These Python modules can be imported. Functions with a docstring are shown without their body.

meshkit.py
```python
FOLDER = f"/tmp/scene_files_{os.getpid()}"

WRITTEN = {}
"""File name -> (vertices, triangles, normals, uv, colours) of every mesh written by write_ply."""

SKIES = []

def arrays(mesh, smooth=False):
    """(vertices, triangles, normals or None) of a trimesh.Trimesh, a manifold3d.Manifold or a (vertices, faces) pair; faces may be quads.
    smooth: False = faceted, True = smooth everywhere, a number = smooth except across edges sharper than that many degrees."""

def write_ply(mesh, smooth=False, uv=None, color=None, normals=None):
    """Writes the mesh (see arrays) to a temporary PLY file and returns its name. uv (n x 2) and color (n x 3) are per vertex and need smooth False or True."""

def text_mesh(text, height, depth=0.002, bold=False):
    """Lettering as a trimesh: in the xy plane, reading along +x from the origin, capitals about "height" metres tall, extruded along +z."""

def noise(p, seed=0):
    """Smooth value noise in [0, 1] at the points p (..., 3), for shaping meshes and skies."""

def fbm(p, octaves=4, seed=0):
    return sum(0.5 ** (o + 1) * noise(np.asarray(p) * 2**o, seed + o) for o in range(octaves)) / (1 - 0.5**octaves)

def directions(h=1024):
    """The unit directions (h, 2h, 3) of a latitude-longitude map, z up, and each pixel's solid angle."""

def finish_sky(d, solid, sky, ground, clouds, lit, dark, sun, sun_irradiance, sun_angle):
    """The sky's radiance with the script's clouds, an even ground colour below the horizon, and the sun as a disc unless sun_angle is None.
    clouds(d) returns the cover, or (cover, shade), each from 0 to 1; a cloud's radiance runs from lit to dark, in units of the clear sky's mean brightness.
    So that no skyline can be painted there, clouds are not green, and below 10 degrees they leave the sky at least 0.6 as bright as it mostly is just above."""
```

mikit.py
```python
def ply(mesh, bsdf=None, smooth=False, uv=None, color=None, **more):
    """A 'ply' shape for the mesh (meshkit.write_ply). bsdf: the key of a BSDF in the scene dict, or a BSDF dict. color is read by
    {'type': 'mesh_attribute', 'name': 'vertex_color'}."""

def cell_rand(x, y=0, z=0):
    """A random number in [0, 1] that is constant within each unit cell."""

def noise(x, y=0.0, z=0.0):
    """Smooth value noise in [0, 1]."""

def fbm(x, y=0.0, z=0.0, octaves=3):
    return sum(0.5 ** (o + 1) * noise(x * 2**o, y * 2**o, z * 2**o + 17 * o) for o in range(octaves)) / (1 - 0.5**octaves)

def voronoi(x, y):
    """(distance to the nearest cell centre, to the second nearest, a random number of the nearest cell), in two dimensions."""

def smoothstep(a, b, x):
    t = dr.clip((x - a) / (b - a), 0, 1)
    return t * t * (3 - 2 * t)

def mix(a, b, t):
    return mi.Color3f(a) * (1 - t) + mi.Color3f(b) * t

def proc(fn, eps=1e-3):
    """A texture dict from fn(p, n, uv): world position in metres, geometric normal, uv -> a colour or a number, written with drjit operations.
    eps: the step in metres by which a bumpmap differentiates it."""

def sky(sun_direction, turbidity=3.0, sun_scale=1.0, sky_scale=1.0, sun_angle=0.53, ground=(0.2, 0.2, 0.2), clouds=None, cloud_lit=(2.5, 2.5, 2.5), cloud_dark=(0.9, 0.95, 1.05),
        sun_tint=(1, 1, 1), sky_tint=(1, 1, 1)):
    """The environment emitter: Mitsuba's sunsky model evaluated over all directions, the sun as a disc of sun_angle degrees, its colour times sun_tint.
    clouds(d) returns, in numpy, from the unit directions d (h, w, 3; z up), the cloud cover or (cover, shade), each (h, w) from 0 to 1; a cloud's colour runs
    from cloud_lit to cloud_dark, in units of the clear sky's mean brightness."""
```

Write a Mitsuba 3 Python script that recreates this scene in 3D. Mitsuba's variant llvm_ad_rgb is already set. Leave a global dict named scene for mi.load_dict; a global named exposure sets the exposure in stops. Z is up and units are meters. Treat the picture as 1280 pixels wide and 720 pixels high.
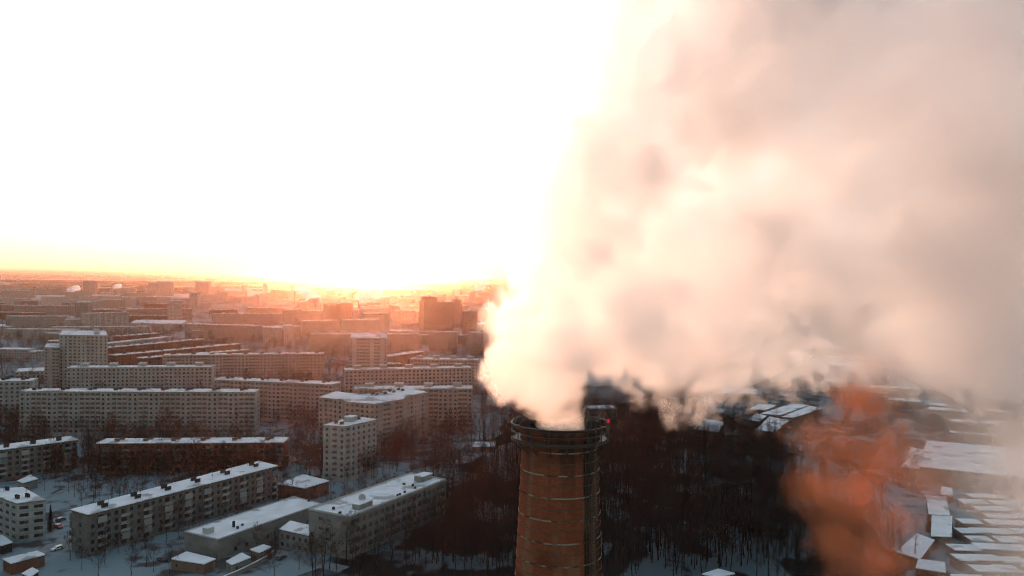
import math, random, numpy as np, trimesh, mitsuba as mi, drjit as dr, mikit, meshkit
from shapely.geometry import Polygon, Point, LineString, box as sbox
from shapely.ops import unary_union
from shapely import prepared
from scipy import fft as sfft, ndimage
T = mi.ScalarTransform4f
scene, labels = {}, {}
rng = np.random.default_rng(7)
random.seed(7)

# ------------------------------------------------------------------ camera, sky, exposure, haze
exposure = 3.4
EYE = np.array([0.0, 0.0, 100.0])
FOV, W0, H0 = 65.0, 1280, 720
FPX = W0 / 2 / math.tan(math.radians(FOV / 2))
PITCH, ROLL = math.radians(0.74), math.radians(0.6)
FWD = np.array([0, math.cos(PITCH), -math.sin(PITCH)])
UP0 = np.cross([1.0, 0, 0], FWD)
RIGHT = np.array([1.0, 0, 0]) * math.cos(ROLL) + UP0 * math.sin(ROLL)
UP = UP0 * math.cos(ROLL) - np.array([1.0, 0, 0]) * math.sin(ROLL)
scene['camera'] = {'type': 'perspective', 'fov': FOV, 'fov_axis': 'x', 'near_clip': 0.5, 'far_clip': 90000.0,
                   'to_world': T().look_at(EYE.tolist(), (EYE + FWD).tolist(), UP.tolist()),
                   'medium': {'type': 'ref', 'id': 'haze_air'}}
SUN_AZ, SUN_EL = math.radians(-10.2), math.radians(3.0)
SUN = np.array([math.sin(SUN_AZ) * math.cos(SUN_EL), math.cos(SUN_AZ) * math.cos(SUN_EL), math.sin(SUN_EL)])


def veil(d):
    """thin high cloud that the low sun lights from behind: thickest round the sun, all the way round it"""
    a = np.degrees(np.arccos(np.clip(d @ SUN, -1, 1)))
    n = meshkit.fbm(d * np.array([2.0, 2.0, 7.0]) + 5, 4)
    low = np.clip(np.degrees(np.arcsin(np.clip(d[..., 2], -1, 1))) / 5.5, 0, 1)          # the deck thins out towards the horizon
    cover = (0.35 + 0.65 * low * low * (3 - 2 * low)) * np.clip(0.95 * np.exp(-(a / 62.0) ** 2) + 0.10 + 0.20 * (n - 0.5), 0, 1)
    return cover, np.clip(1 - np.exp(-(a / 40.0) ** 2) + 0.16 * (n - 0.5), 0, 1)


scene['sky'] = mikit.sky(SUN, turbidity=3, sun_scale=0.50, sky_scale=1.0, sun_tint=(1.04, 1.42, 11.5), sky_tint=(0.78, 1.02, 1.12),
                         clouds=veil, cloud_lit=(8.5, 7.6, 7.0), cloud_dark=(1.5, 1.85, 2.65))
scene['haze_air'] = {'type': 'homogeneous', 'albedo': {'type': 'rgb', 'value': [0.98, 0.58, 0.43]}, 'sigma_t': 6.2e-5, 'phase': {'type': 'hg', 'g': 0.92}}
scene['haze'] = {'type': 'cube', 'to_world': T().translate([0, 12000, 74]).scale([25000, 24000, 75.5]), 'bsdf': {'type': 'null'},
                 'interior': {'type': 'ref', 'id': 'haze_air'}}
labels['haze'] = {'kind': 'stuff', 'label': 'pale winter haze over the whole town, glowing towards the sun', 'category': 'haze'}

# ------------------------------------------------------------------ materials
N_, F_ = mikit.noise, mikit.fbm


def mat(name, fn, rough=None, bump=None):
    tex = mikit.proc(fn) if callable(fn) else {'type': 'rgb', 'value': list(fn)}
    if rough is None:
        b = {'type': 'diffuse', 'reflectance': tex}
    else:
        b = {'type': 'principled', 'base_color': tex, 'roughness': rough, 'specular': 0.4}
    scene[name] = {'type': 'twosided', 'bsdf': b}
    return name


def panel_fn(c, joint, seed, pw=3.2, ph=2.8):
    def fn(p, n, uv):
        u, v = uv.x / pw, uv.y / ph
        fu, fv = u - dr.floor(u), v - dr.floor(v)
        j = dr.maximum(mikit.smoothstep(0.03, 0.008, dr.minimum(fu, 1 - fu)), mikit.smoothstep(0.04, 0.01, dr.minimum(fv, 1 - fv)))
        t = 0.80 + 0.22 * mikit.cell_rand(dr.floor(u), dr.floor(v), seed) + 0.30 * (F_(uv.x * 0.15 + seed, uv.y * 0.4) - 0.5) + 0.25 * (F_(uv.x * 1.1, uv.y * 0.12 + seed) - 0.5)
        return mikit.mix(mi.Color3f(c) * t, mi.Color3f(c) * joint, j * 0.8)
    return fn


def brick_fn(c, c2, seed, bw=0.25, bh=0.075, mortar=0.75):
    def fn(p, n, uv):
        row = dr.floor(uv.y / bh)
        u = uv.x / bw + 0.5 * (row - 2 * dr.floor(row / 2))
        fu, fv = u - dr.floor(u), uv.y / bh - row
        j = dr.maximum(mikit.smoothstep(0.10, 0.03, dr.minimum(fu, 1 - fu)), mikit.smoothstep(0.2, 0.06, dr.minimum(fv, 1 - fv)))
        b = mikit.mix(c, c2, mikit.cell_rand(dr.floor(u), row, seed))
        t = 0.72 + 0.5 * F_(uv.x * 0.5 + seed, uv.y * 0.25, 0.0, 4)
        return mikit.mix(b * t, mi.Color3f(c) * 0.35 + 0.12, j * mortar * 0.5)
    return fn


mat('panel_grey', panel_fn((0.42, 0.41, 0.395), 0.5, 3))
mat('panel_warm', panel_fn((0.44, 0.37, 0.345), 0.55, 11))
mat('panel_pale', panel_fn((0.50, 0.475, 0.445), 0.6, 23, 6.0, 3.0))
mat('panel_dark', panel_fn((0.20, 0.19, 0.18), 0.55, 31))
mat('brick_red', brick_fn((0.27, 0.11, 0.075), (0.20, 0.085, 0.06), 5))
mat('brick_white', brick_fn((0.38, 0.35, 0.31), (0.33, 0.31, 0.28), 6))
mat('plaster_grey', lambda p, n, uv: mi.Color3f(0.27, 0.26, 0.245) * (0.72 + 0.5 * F_(uv.x * 0.35, uv.y * 0.9, 0.0, 4)))
mat('trim_pale', (0.50, 0.48, 0.45))
mat('trim_dark', (0.10, 0.095, 0.09))
mat('tar', (0.055, 0.052, 0.05))
mat('window_glass', lambda p, n, uv: mikit.mix((0.028, 0.034, 0.042), (0.17, 0.155, 0.135), mikit.smoothstep(0.66, 0.70, mikit.cell_rand(dr.floor(p.x / 1.7 + p.y / 5.3), dr.floor(p.y / 1.9), dr.floor(p.z / 2.8)))
                                            * mikit.cell_rand(dr.floor(p.x / 1.7 + p.y / 5.3) + 50, dr.floor(p.y / 1.9), dr.floor(p.z / 2.8))), 0.15)
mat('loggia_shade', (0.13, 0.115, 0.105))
mat('balcony_panel', lambda p, n, uv: mikit.mix(mikit.mix((0.30, 0.28, 0.27), (0.44, 0.42, 0.40), mikit.cell_rand(dr.floor(p.x / 6), dr.floor(p.y / 6), dr.floor(p.z / 2.8))),
                                                (0.16, 0.22, 0.24), mikit.smoothstep(0.86, 0.9, mikit.cell_rand(dr.floor(p.x / 6) + 9, dr.floor(p.y / 6), dr.floor(p.z / 2.8)))))
mat('snow_roof', lambda p, n, uv: mikit.mix(mi.Color3f(0.90, 0.93, 0.94) * (0.78 + 0.36 * F_(p.x * 0.25, p.y * 0.25, 0.0, 4)), (0.30, 0.30, 0.30),
                                         0.75 * mikit.smoothstep(0.60, 0.70, F_(p.x * 0.13 + 60, p.y * 0.13, 0.0, 5))))


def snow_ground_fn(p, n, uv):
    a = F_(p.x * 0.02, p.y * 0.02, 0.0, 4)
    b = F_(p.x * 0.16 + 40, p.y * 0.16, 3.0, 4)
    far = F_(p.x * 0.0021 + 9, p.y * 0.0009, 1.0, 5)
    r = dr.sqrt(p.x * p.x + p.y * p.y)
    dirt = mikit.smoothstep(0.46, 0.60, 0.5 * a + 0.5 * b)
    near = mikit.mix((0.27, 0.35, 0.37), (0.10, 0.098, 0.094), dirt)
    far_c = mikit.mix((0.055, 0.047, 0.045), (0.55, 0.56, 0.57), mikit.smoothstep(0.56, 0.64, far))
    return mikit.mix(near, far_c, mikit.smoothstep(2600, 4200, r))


mat('snow_ground', snow_ground_fn)
mat('forest_floor', lambda p, n, uv: mikit.mix((0.030, 0.027, 0.025), (0.12, 0.155, 0.165), mikit.smoothstep(0.50, 0.62, F_(p.x * 0.09, p.y * 0.05, 0.0, 4))))
mat('road_slush', lambda p, n, uv: mikit.mix((0.16, 0.165, 0.17), (0.36, 0.39, 0.40), F_(p.x * 0.3, p.y * 0.3, 2.0, 3)))
mat('river_ice', (0.72, 0.75, 0.77))
mat('bark', (0.034, 0.027, 0.023))
mat('twig', (0.032, 0.024, 0.020))
mat('needles', lambda p, n, uv: mi.Color3f(0.030, 0.042, 0.028) * (0.6 + 0.9 * N_(p.x * 1.3, p.y * 1.3, p.z * 1.3)))
mat('rust_wall', lambda p, n, uv: mikit.mix((0.20, 0.10, 0.075), (0.27, 0.20, 0.17), mikit.cell_rand(dr.floor(p.x / 5), dr.floor(p.y / 8), 4)))
mat('steel_dark', (0.075, 0.050, 0.042), 0.5)
mat('hoop_frost', lambda p, n, uv: mikit.mix((0.13, 0.07, 0.05), (0.38, 0.33, 0.27), mikit.smoothstep(0.36, 0.62, F_(p.x * 1.7, p.y * 1.7, p.z * 0.6, 3))))
mat('hoop_rust', (0.17, 0.09, 0.06), 0.6)
mat('soot', (0.025, 0.022, 0.02))


def stack_brick(p, n, uv):
    b = brick_fn((0.42, 0.098, 0.036), (0.28, 0.068, 0.028), 8, 0.26, 0.088, 0.9)(p, n, uv)
    # old lime runs and dark soot down the shaft
    run = mikit.smoothstep(0.52, 0.72, F_(uv.x * 1.3, uv.y * 0.22 + 7, 0.0, 4))
    soot = mikit.smoothstep(83.5, 88.5, p.z + 2.0 * (F_(uv.x * 0.9, 3.0, 1.0, 3) - 0.5)) * 0.6
    drk = mikit.smoothstep(0.48, 0.75, F_(uv.x * 0.35 + 30, uv.y * 0.5, 0.0, 4)) * 0.5
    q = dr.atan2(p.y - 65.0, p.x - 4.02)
    side = mikit.smoothstep(-1.02, -0.97, q + 0.02 * F_(p.z * 0.4, 5.0)) * mikit.smoothstep(0.55, 0.2, q)     # strip behind the ladder: shaded right side painted into the brick
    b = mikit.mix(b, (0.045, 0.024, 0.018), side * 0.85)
    return mikit.mix(mikit.mix(mikit.mix(b, (0.36, 0.21, 0.14), run * 0.35), b * 0.4, drk), (0.05, 0.038, 0.032), dr.clip(soot + 0.5 * mikit.smoothstep(0.5, 0.7, F_(uv.x * 2.2 + 9, uv.y * 0.12, 4.0, 3)) * mikit.smoothstep(80.0, 87.5, p.z), 0, 0.8))


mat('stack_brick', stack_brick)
for k, c in enumerate([(0.70, 0.70, 0.70), (0.10, 0.11, 0.13), (0.30, 0.05, 0.04), (0.25, 0.27, 0.30)]):
    mat(f'car_paint_{k}', c, 0.3)

# ------------------------------------------------------------------ helpers


def at(px, py, z):
    """the point at height z that the photograph shows at this pixel"""
    d = FWD + RIGHT * (px - W0 / 2) / FPX - UP * (py - H0 / 2) / FPX
    return EYE + d * ((z - EYE[2]) / d[2])


def at_range(px, py, dist):
    d = FWD + RIGHT * (px - W0 / 2) / FPX - UP * (py - H0 / 2) / FPX
    return EYE + d * (dist / d[1])


def numbered(name):
    if name not in taken:
        taken.add(name)
        return name
    i = 1
    while f'{name}_{i:03d}' in taken:
        i += 1
    taken.add(f'{name}_{i:03d}')
    return f'{name}_{i:03d}'


taken = set()


def thing(name, label=None, cat=None, group=None, kind=None):
    key = numbered(name)
    l = {}
    for k, v in (('label', label), ('category', cat), ('group', group), ('kind', kind or ('thing' if label else None))):
        if v:
            l[k] = v
    if l:
        labels[key] = l
    return key


def part(parent, name, mesh, bsdf, smooth=False, uv=None, kind=None, label=None, **more):
    key = numbered(f'{parent}__{name}') if parent else name
    scene[key] = mikit.ply(mesh, bsdf, smooth=smooth, uv=uv, **more)
    l = {k: v for k, v in (('kind', kind), ('label', label)) if v}
    if l:
        labels[key] = l
    return key


class MB:
    """collects quads (with uv in metres) and boxes into one mesh"""
    def __init__(self):
        self.q, self.t = [], []

    def quad(self, a, b, c, d, ta=(0, 0), tb=(0, 0), tc=(0, 0), td=(0, 0)):
        self.q.append((a, b, c, d)); self.t.append((ta, tb, tc, td))

    def box(self, c, e, size, z0, z1):
        """c: centre xy, e: unit vector xy of its length, size (along, across)"""
        c = np.asarray(c, float); e = np.asarray(e, float); n = np.array([-e[1], e[0]])
        a, b = size[0] / 2, size[1] / 2
        p = [c - e * a - n * b, c + e * a - n * b, c + e * a + n * b, c - e * a + n * b]
        self.prism(p, z0, z1)

    def prism(self, p, z0, z1, bottom=True):
        k = len(p)
        s = 0.0
        for i in range(k):
            a, b = p[i], p[(i + 1) % k]
            L = math.hypot(b[0] - a[0], b[1] - a[1])
            self.quad((*a, z0), (*b, z0), (*b, z1), (*a, z1), (s, z0), (s + L, z0), (s + L, z1), (s, z1))
            s += L
        if k == 4:
            self.quad(*[(*x, z1) for x in p], *[tuple(x) for x in p])
            if bottom:
                self.quad(*[(*x, z0) for x in p[::-1]], *[tuple(x) for x in p[::-1]])

    def mesh(self):
        v = np.array(self.q, float).reshape(-1, 3)
        f = np.arange(len(v)).reshape(-1, 4)
        return (v, f), np.array(self.t, float).reshape(-1, 2)

    def build(self, parent, name, bsdf, **k):
        if self.q:
            m, uv = self.mesh()
            return part(parent, name, m, bsdf, uv=uv, **k)


OPEN = {'B': (0.5, 2.2, 0.45, 1.85, 0.14), 'W': (0.5, 1.45, 0.85, 1.45, 0.14), 'D': (0.5, 2.1, 0.85, 1.5, 0.14), 'S': (0.5, 0.7, 1.1, 0.9, 0.14), 'L': (0.5, 2.75, 1.05, 1.45, 0.9),
        'G': (0.5, 2.55, 0.7, 2.05, 0.16), 'N': (0.5, 1.45, 0.85, 1.45, 0.14), 'R': (0.5, 2.9, 1.0, 1.2, 0.14)}


def facade(wall, glass, shade, p0, p1, z0, floors, fh, pattern, bw, top, simple=False, hit=None, seed=0):
    """one wall of a building from p0 to p1 (outside on the right hand), its openings cut, their reveals and panes set back"""
    p0, p1 = np.asarray(p0, float), np.asarray(p1, float)
    L = np.linalg.norm(p1 - p0); e = (p1 - p0) / L; n = np.array([e[1], -e[0]])
    nb = max(1, int(round(L / bw))); w = L / nb

    def P(u, v, d=0.0):
        q = p0 + e * u - n * d
        return (q[0], q[1], v)

    def rect(m, u0, u1, v0, v1, d=0.0):
        m.quad(P(u0, v0, d), P(u1, v0, d), P(u1, v1, d), P(u0, v1, d), (u0, v0), (u1, v0), (u1, v1), (u0, v1))
    ztop = z0 + floors * fh
    if z0 > 0:
        rect(wall, 0, L, 0, z0)
    if top > ztop:
        rect(wall, 0, L, ztop, top)
    for j in range(nb):
        t = pattern[j % len(pattern)]
        if t == '.':
            rect(wall, j * w, (j + 1) * w, z0, ztop)
            continue
        cx, ow, sill, oh, dep = OPEN[t]
        ow = min(ow, w * 0.86)
        a, b = j * w + w * cx - ow / 2, j * w + w * cx + ow / 2
        rect(wall, j * w, a, z0, ztop); rect(wall, b, (j + 1) * w, z0, ztop)
        prev = z0
        for f in range(floors):
            v0, v1 = z0 + f * fh + sill, z0 + f * fh + min(sill + oh, fh - 0.15)
            rect(wall, a, b, prev, v0); prev = v1
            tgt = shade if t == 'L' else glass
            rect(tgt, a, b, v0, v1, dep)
            if not simple or t == 'L':
                for (x0, y0, x1, y1) in ((a, v0, b, v0), (b, v0, b, v1), (b, v1, a, v1), (a, v1, a, v0)):
                    wall.quad(P(x0, y0), P(x1, y1), P(x1, y1, dep), P(x0, y0, dep), (x0, y0), (x1, y1), (x1, y1), (x0, y0))
            if hit is not None and t in hit:
                hit[t].append((P(a, v0), P(b, v1), e, n, f))
        rect(wall, a, b, prev, ztop)


FOOT, SAID = [], {}


def ccw(poly):
    p = Polygon(poly)
    return list(p.exterior.coords)[:-1] if p.exterior.is_ccw else list(p.exterior.coords)[:-1][::-1]


def cap(poly, z0, z1):
    return trimesh.creation.extrude_polygon(poly, z1 - z0, engine='earcut').apply_translation([0, 0, z0])


def building(name, label, cat, poly, h, floors, wallmat, pats, fh=None, bw=3.2, eave=0.25, snow=0.28, parapet=0.0, group=None, vents=0, lifts=0, simple=False,
             balc=None, snowmat='snow_roof', z0=None, glass='window_glass', panelmat='balcony_panel', single=False, base=0.0):
    """poly: footprint; pats: one facade pattern or a list by side; balc: the pattern letters that carry a projecting balcony"""
    key = thing(name, label, cat, group)
    poly = ccw(poly)
    FOOT.append(Polygon(poly)); SAID[len(FOOT) - 1] = label
    fh = fh or 2.8
    z0 = z0 if z0 is not None else max(0.0, h - 0.5 - floors * fh)
    wall, gl, sh, bal = MB(), MB(), MB(), MB()
    hits = {c: [] for c in (balc or '')}
    for i in range(len(poly)):
        pt = pats if isinstance(pats, str) else pats[i % len(pats)]
        facade(wall, gl, sh, poly[i], poly[(i + 1) % len(poly)], z0, floors, fh, pt, bw, h, simple, hits if balc else None)
    wall.build(key, 'wall', wallmat)
    gl.build(key, 'window', glass, kind='stuff')
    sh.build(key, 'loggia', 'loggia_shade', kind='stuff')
    k = 0
    for c in hits:
        for (lo, hi, e, n, f) in hits[c]:
            if f == 0:
                continue
            k += 1
            m = MB() if single else bal
            ce = (np.array(lo[:2]) + np.array(hi[:2])) / 2 + n * 0.56
            zb = lo[2] - 0.85
            m.box(ce, e, (np.linalg.norm(np.array(hi[:2]) - np.array(lo[:2])) + 1.3, 1.1), zb, zb + 0.16)
            m.box(ce + n * 0.50, e, (np.linalg.norm(np.array(hi[:2]) - np.array(lo[:2])) + 1.3, 0.09), zb + 0.162, zb + 1.15)
            if (k * 7919) % 5 < 2:                                   # glazed in by its owner
                m.box(ce + n * 0.46, e, (np.linalg.norm(np.array(hi[:2]) - np.array(lo[:2])) + 1.2, 0.05), zb + 1.152, zb + 2.4)
            if single:
                m.build(key, 'balcony', panelmat)
    bal.build(key, 'balcony', panelmat, kind='stuff')
    pg = Polygon(poly)
    rkey = part(key, 'roof', cap(pg.buffer(eave, join_style=2), h, h + 0.16), 'trim_dark' if eave > 0.05 else 'trim_pale')
    if parapet:
        part(rkey, 'parapet', cap(pg.buffer(eave - 0.03, join_style=2).difference(pg.buffer(-0.35, join_style=2)), h + 0.163, h + 0.16 + parapet), 'trim_pale')
        part(rkey, 'snow_cover', cap(pg.buffer(-0.37, join_style=2), h + 0.163, h + 0.16 + snow), snowmat)
    else:
        part(rkey, 'snow_cover', cap(pg.buffer(eave - 0.12, join_style=1), h + 0.163, h + 0.16 + snow), snowmat)
    # longest side gives the axis
    ls = [(np.linalg.norm(np.subtract(poly[(i + 1) % len(poly)], poly[i])), i) for i in range(len(poly))]
    L, i0 = max(ls)
    e = np.subtract(poly[(i0 + 1) % len(poly)], poly[i0]) / L
    n = np.array([-e[1], e[0]])
    c0 = np.array(poly[i0]); wd = min(14.0, pg.area / L)
    zt = h + 0.16 + snow - 0.05
    for v in range(vents):
        u = L * (v + 0.5 + 0.12 * math.sin(v * 7.1)) / vents
        for s in (0.30, 0.62):
            m = MB(); c = c0 + e * (u + (1.1 if s > 0.5 else 0)) + n * wd * s
            m.box(c, e, (2.3, 0.75), zt, zt + 1.15); vk = m.build(rkey, 'vent_stack', 'brick_red' if wallmat.startswith('brick') else 'tar')
            m = MB(); m.box(c, e, (2.6, 1.0), zt + 1.153, zt + 1.28); m.box(c, e, (2.2, 0.7), zt + 1.283, zt + 1.40); m.build(rkey, 'vent_cap', 'tar')
    if vents > 1:
        ar = np.random.default_rng(int(L * 10))
        for v in range(vents):                                           # aerials of the flats
            c = c0 + e * L * (v + ar.uniform(0.15, 0.85)) / vents + n * wd * ar.uniform(0.2, 0.8); hh = ar.uniform(2.2, 3.8)
            m = MB(); m.box(c, e, (0.07, 0.07), zt, zt + hh)
            for q in range(3):
                m.box(c, n if v % 2 else e, (1.3 - 0.25 * q, 0.05), zt + hh - 0.25 - 0.4 * q, zt + hh - 0.19 - 0.4 * q)
            m.build(rkey, 'aerial', 'tar')
    for v in range(lifts):
        u = L * (v + 0.5) / lifts
        m = MB(); m.box(c0 + e * u + n * wd * 0.55, e, (5.5, 4.2), zt, zt + 2.5); lk = m.build(rkey, 'lift_house', wallmat)
        m = MB(); m.box(c0 + e * u + n * wd * 0.55, e, (5.8, 4.5), zt + 2.503, zt + 2.72); m.build(rkey, 'lift_house_snow', snowmat)
    return key


def slab(pl, pr, h, wid):
    """footprint of a slab block from the two ends of its front roof edge"""
    a, b = at(*pl, h)[:2], at(*pr, h)[:2]
    e = (b - a) / np.linalg.norm(b - a); n = np.array([-e[1], e[0]])
    return [a, b, b + n * wid, a + n * wid]


def roofpoly(pts, h):
    return [at(x, y, h)[:2] for x, y in pts]


# ------------------------------------------------------------------ setting
def flat(poly, z):
    v, f = trimesh.creation.triangulate_polygon(poly, engine='earcut')
    return trimesh.Trimesh(np.column_stack([v, np.full(len(v), z)]), f, process=False)


g = 40
gx, gy = np.meshgrid(np.linspace(-23000, 23000, g), np.linspace(-11000, 35000, g), indexing='ij')
idx = np.arange(g * g).reshape(g, g)
gf = np.stack([idx[:-1, :-1], idx[1:, :-1], idx[1:, 1:], idx[:-1, 1:]], -1).reshape(-1, 4)
part(None, 'ground', (np.stack([gx, gy, gx * 0], -1).reshape(-1, 3), gf), 'snow_ground'); labels['ground'] = {'kind': 'structure', 'label': 'snow covered ground of the town and the plain', 'category': 'ground'}
FOREST = Polygon([(-74, 255), (-46, 330), (-26, 380), (-22, 440), (-6, 520), (20, 590), (70, 640), (150, 640), (176, 560), (166, 470), (150, 400), (142, 330), (134, 255), (90, 215), (-40, 215)])
_o = np.array([FOREST.exterior.interpolate(u).coords[0] for u in np.arange(0, FOREST.length, 5.0)])
_n = meshkit.fbm(np.column_stack([_o * 0.045, _o[:, :1] * 0 + 3]), 3) - 0.5
FOREST = Polygon(_o + np.column_stack([np.cos(_o[:, 1] * 0.11), np.sin(_o[:, 0] * 0.13)]) * 3 + _n[:, None] * (_o - _o.mean(0)) / np.linalg.norm(_o - _o.mean(0), axis=1, keepdims=True) * 34).buffer(0)
part(None, 'forest_ground', flat(FOREST, 0.012), 'forest_floor'); labels['forest_ground'] = {'kind': 'structure', 'label': 'dark leafy ground of the wood with patches of snow', 'category': 'ground'}


def strip(pts, wd, z):
    return flat(LineString(pts).buffer(wd / 2, cap_style=2), z)


road_pts = [at(x, y, 0)[:2] for x, y in ((330, 662), (420, 622), (500, 598), (560, 580), (640, 556), (700, 540))]
part(None, 'street', strip(road_pts, 9.0, 0.016), 'road_slush'); labels['street'] = {'kind': 'structure', 'label': 'slushy street along the wood edge', 'category': 'street'}
for nm, pts, wd in (('lane', ((20, 705), (90, 672), (200, 640), (330, 612)), 5.0), ('path', ((0, 640), (60, 622), (110, 600), (160, 585)), 3.0), ('yard_road', ((280, 720), (345, 690), (380, 700), (430, 712)), 6.0)):
    part(None, nm, strip([at(x, y, 0)[:2] for x, y in pts], wd, 0.020), 'road_slush'); labels[nm] = {'kind': 'structure', 'label': f'snowy {nm.replace("_", " ")} between the blocks', 'category': 'path'}

# frozen river far off, and low wooded hills on the horizon
rv = []
xs = np.linspace(-21000, 21000, 60)
for s in (1, -1):
    for x in xs[::s]:
        yc = 13500 + 1500 * math.sin(x / 4200.0) + (700 + 350 * math.sin(x / 1900.0)) * -s
        rv.append((x, yc))
part(None, 'river', flat(Polygon(rv), 0.5), 'river_ice'); labels['river'] = {'kind': 'structure', 'label': 'wide frozen river under the horizon', 'category': 'river'}


def ridge(yc, depth, amp, seed, base=10):
    nx, ny = 220, 14
    X, Y = np.meshgrid(np.linspace(-22500, 22500, nx), np.linspace(-1, 1, ny), indexing='ij')
    hgt = (base + amp * meshkit.fbm(np.stack([X / 2600, Y * 0.7, X * 0 + seed], -1), 4)) * np.clip(1 - Y ** 2, 0, 1) - 1.0
    i = np.arange(nx * ny).reshape(nx, ny)
    return np.stack([X, yc + Y * depth, hgt], -1).reshape(-1, 3), np.stack([i[:-1, :-1], i[1:, :-1], i[1:, 1:], i[:-1, 1:]], -1).reshape(-1, 4)


part(None, 'hills', ridge(21000, 3500, 62, 3), 'forest_floor', smooth=True); labels['hills'] = {'kind': 'structure', 'label': 'low wooded hills along the horizon', 'category': 'hills'}
part(None, 'wooded_terrain', ridge(9200, 1300, 20, 8, 6), 'bark', smooth=True); labels['wooded_terrain'] = {'kind': 'structure', 'label': 'dark woods on this side of the frozen river', 'category': 'terrain'}

# ------------------------------------------------------------------ the town: near blocks
APT = 'apartment block'
FIVE = ['WWBWWBWW', 'W.', 'WBWWWBWW', 'W.']
# five-storey block across the middle foreground
building('five_storey_block', 'long five storey block in front with pairs of dark stacks across its snowy roof', APT,
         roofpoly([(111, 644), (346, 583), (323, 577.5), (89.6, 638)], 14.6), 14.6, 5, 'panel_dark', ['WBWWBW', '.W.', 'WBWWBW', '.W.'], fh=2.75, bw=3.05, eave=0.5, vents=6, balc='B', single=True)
scene_block = FOOT[-1]
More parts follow.
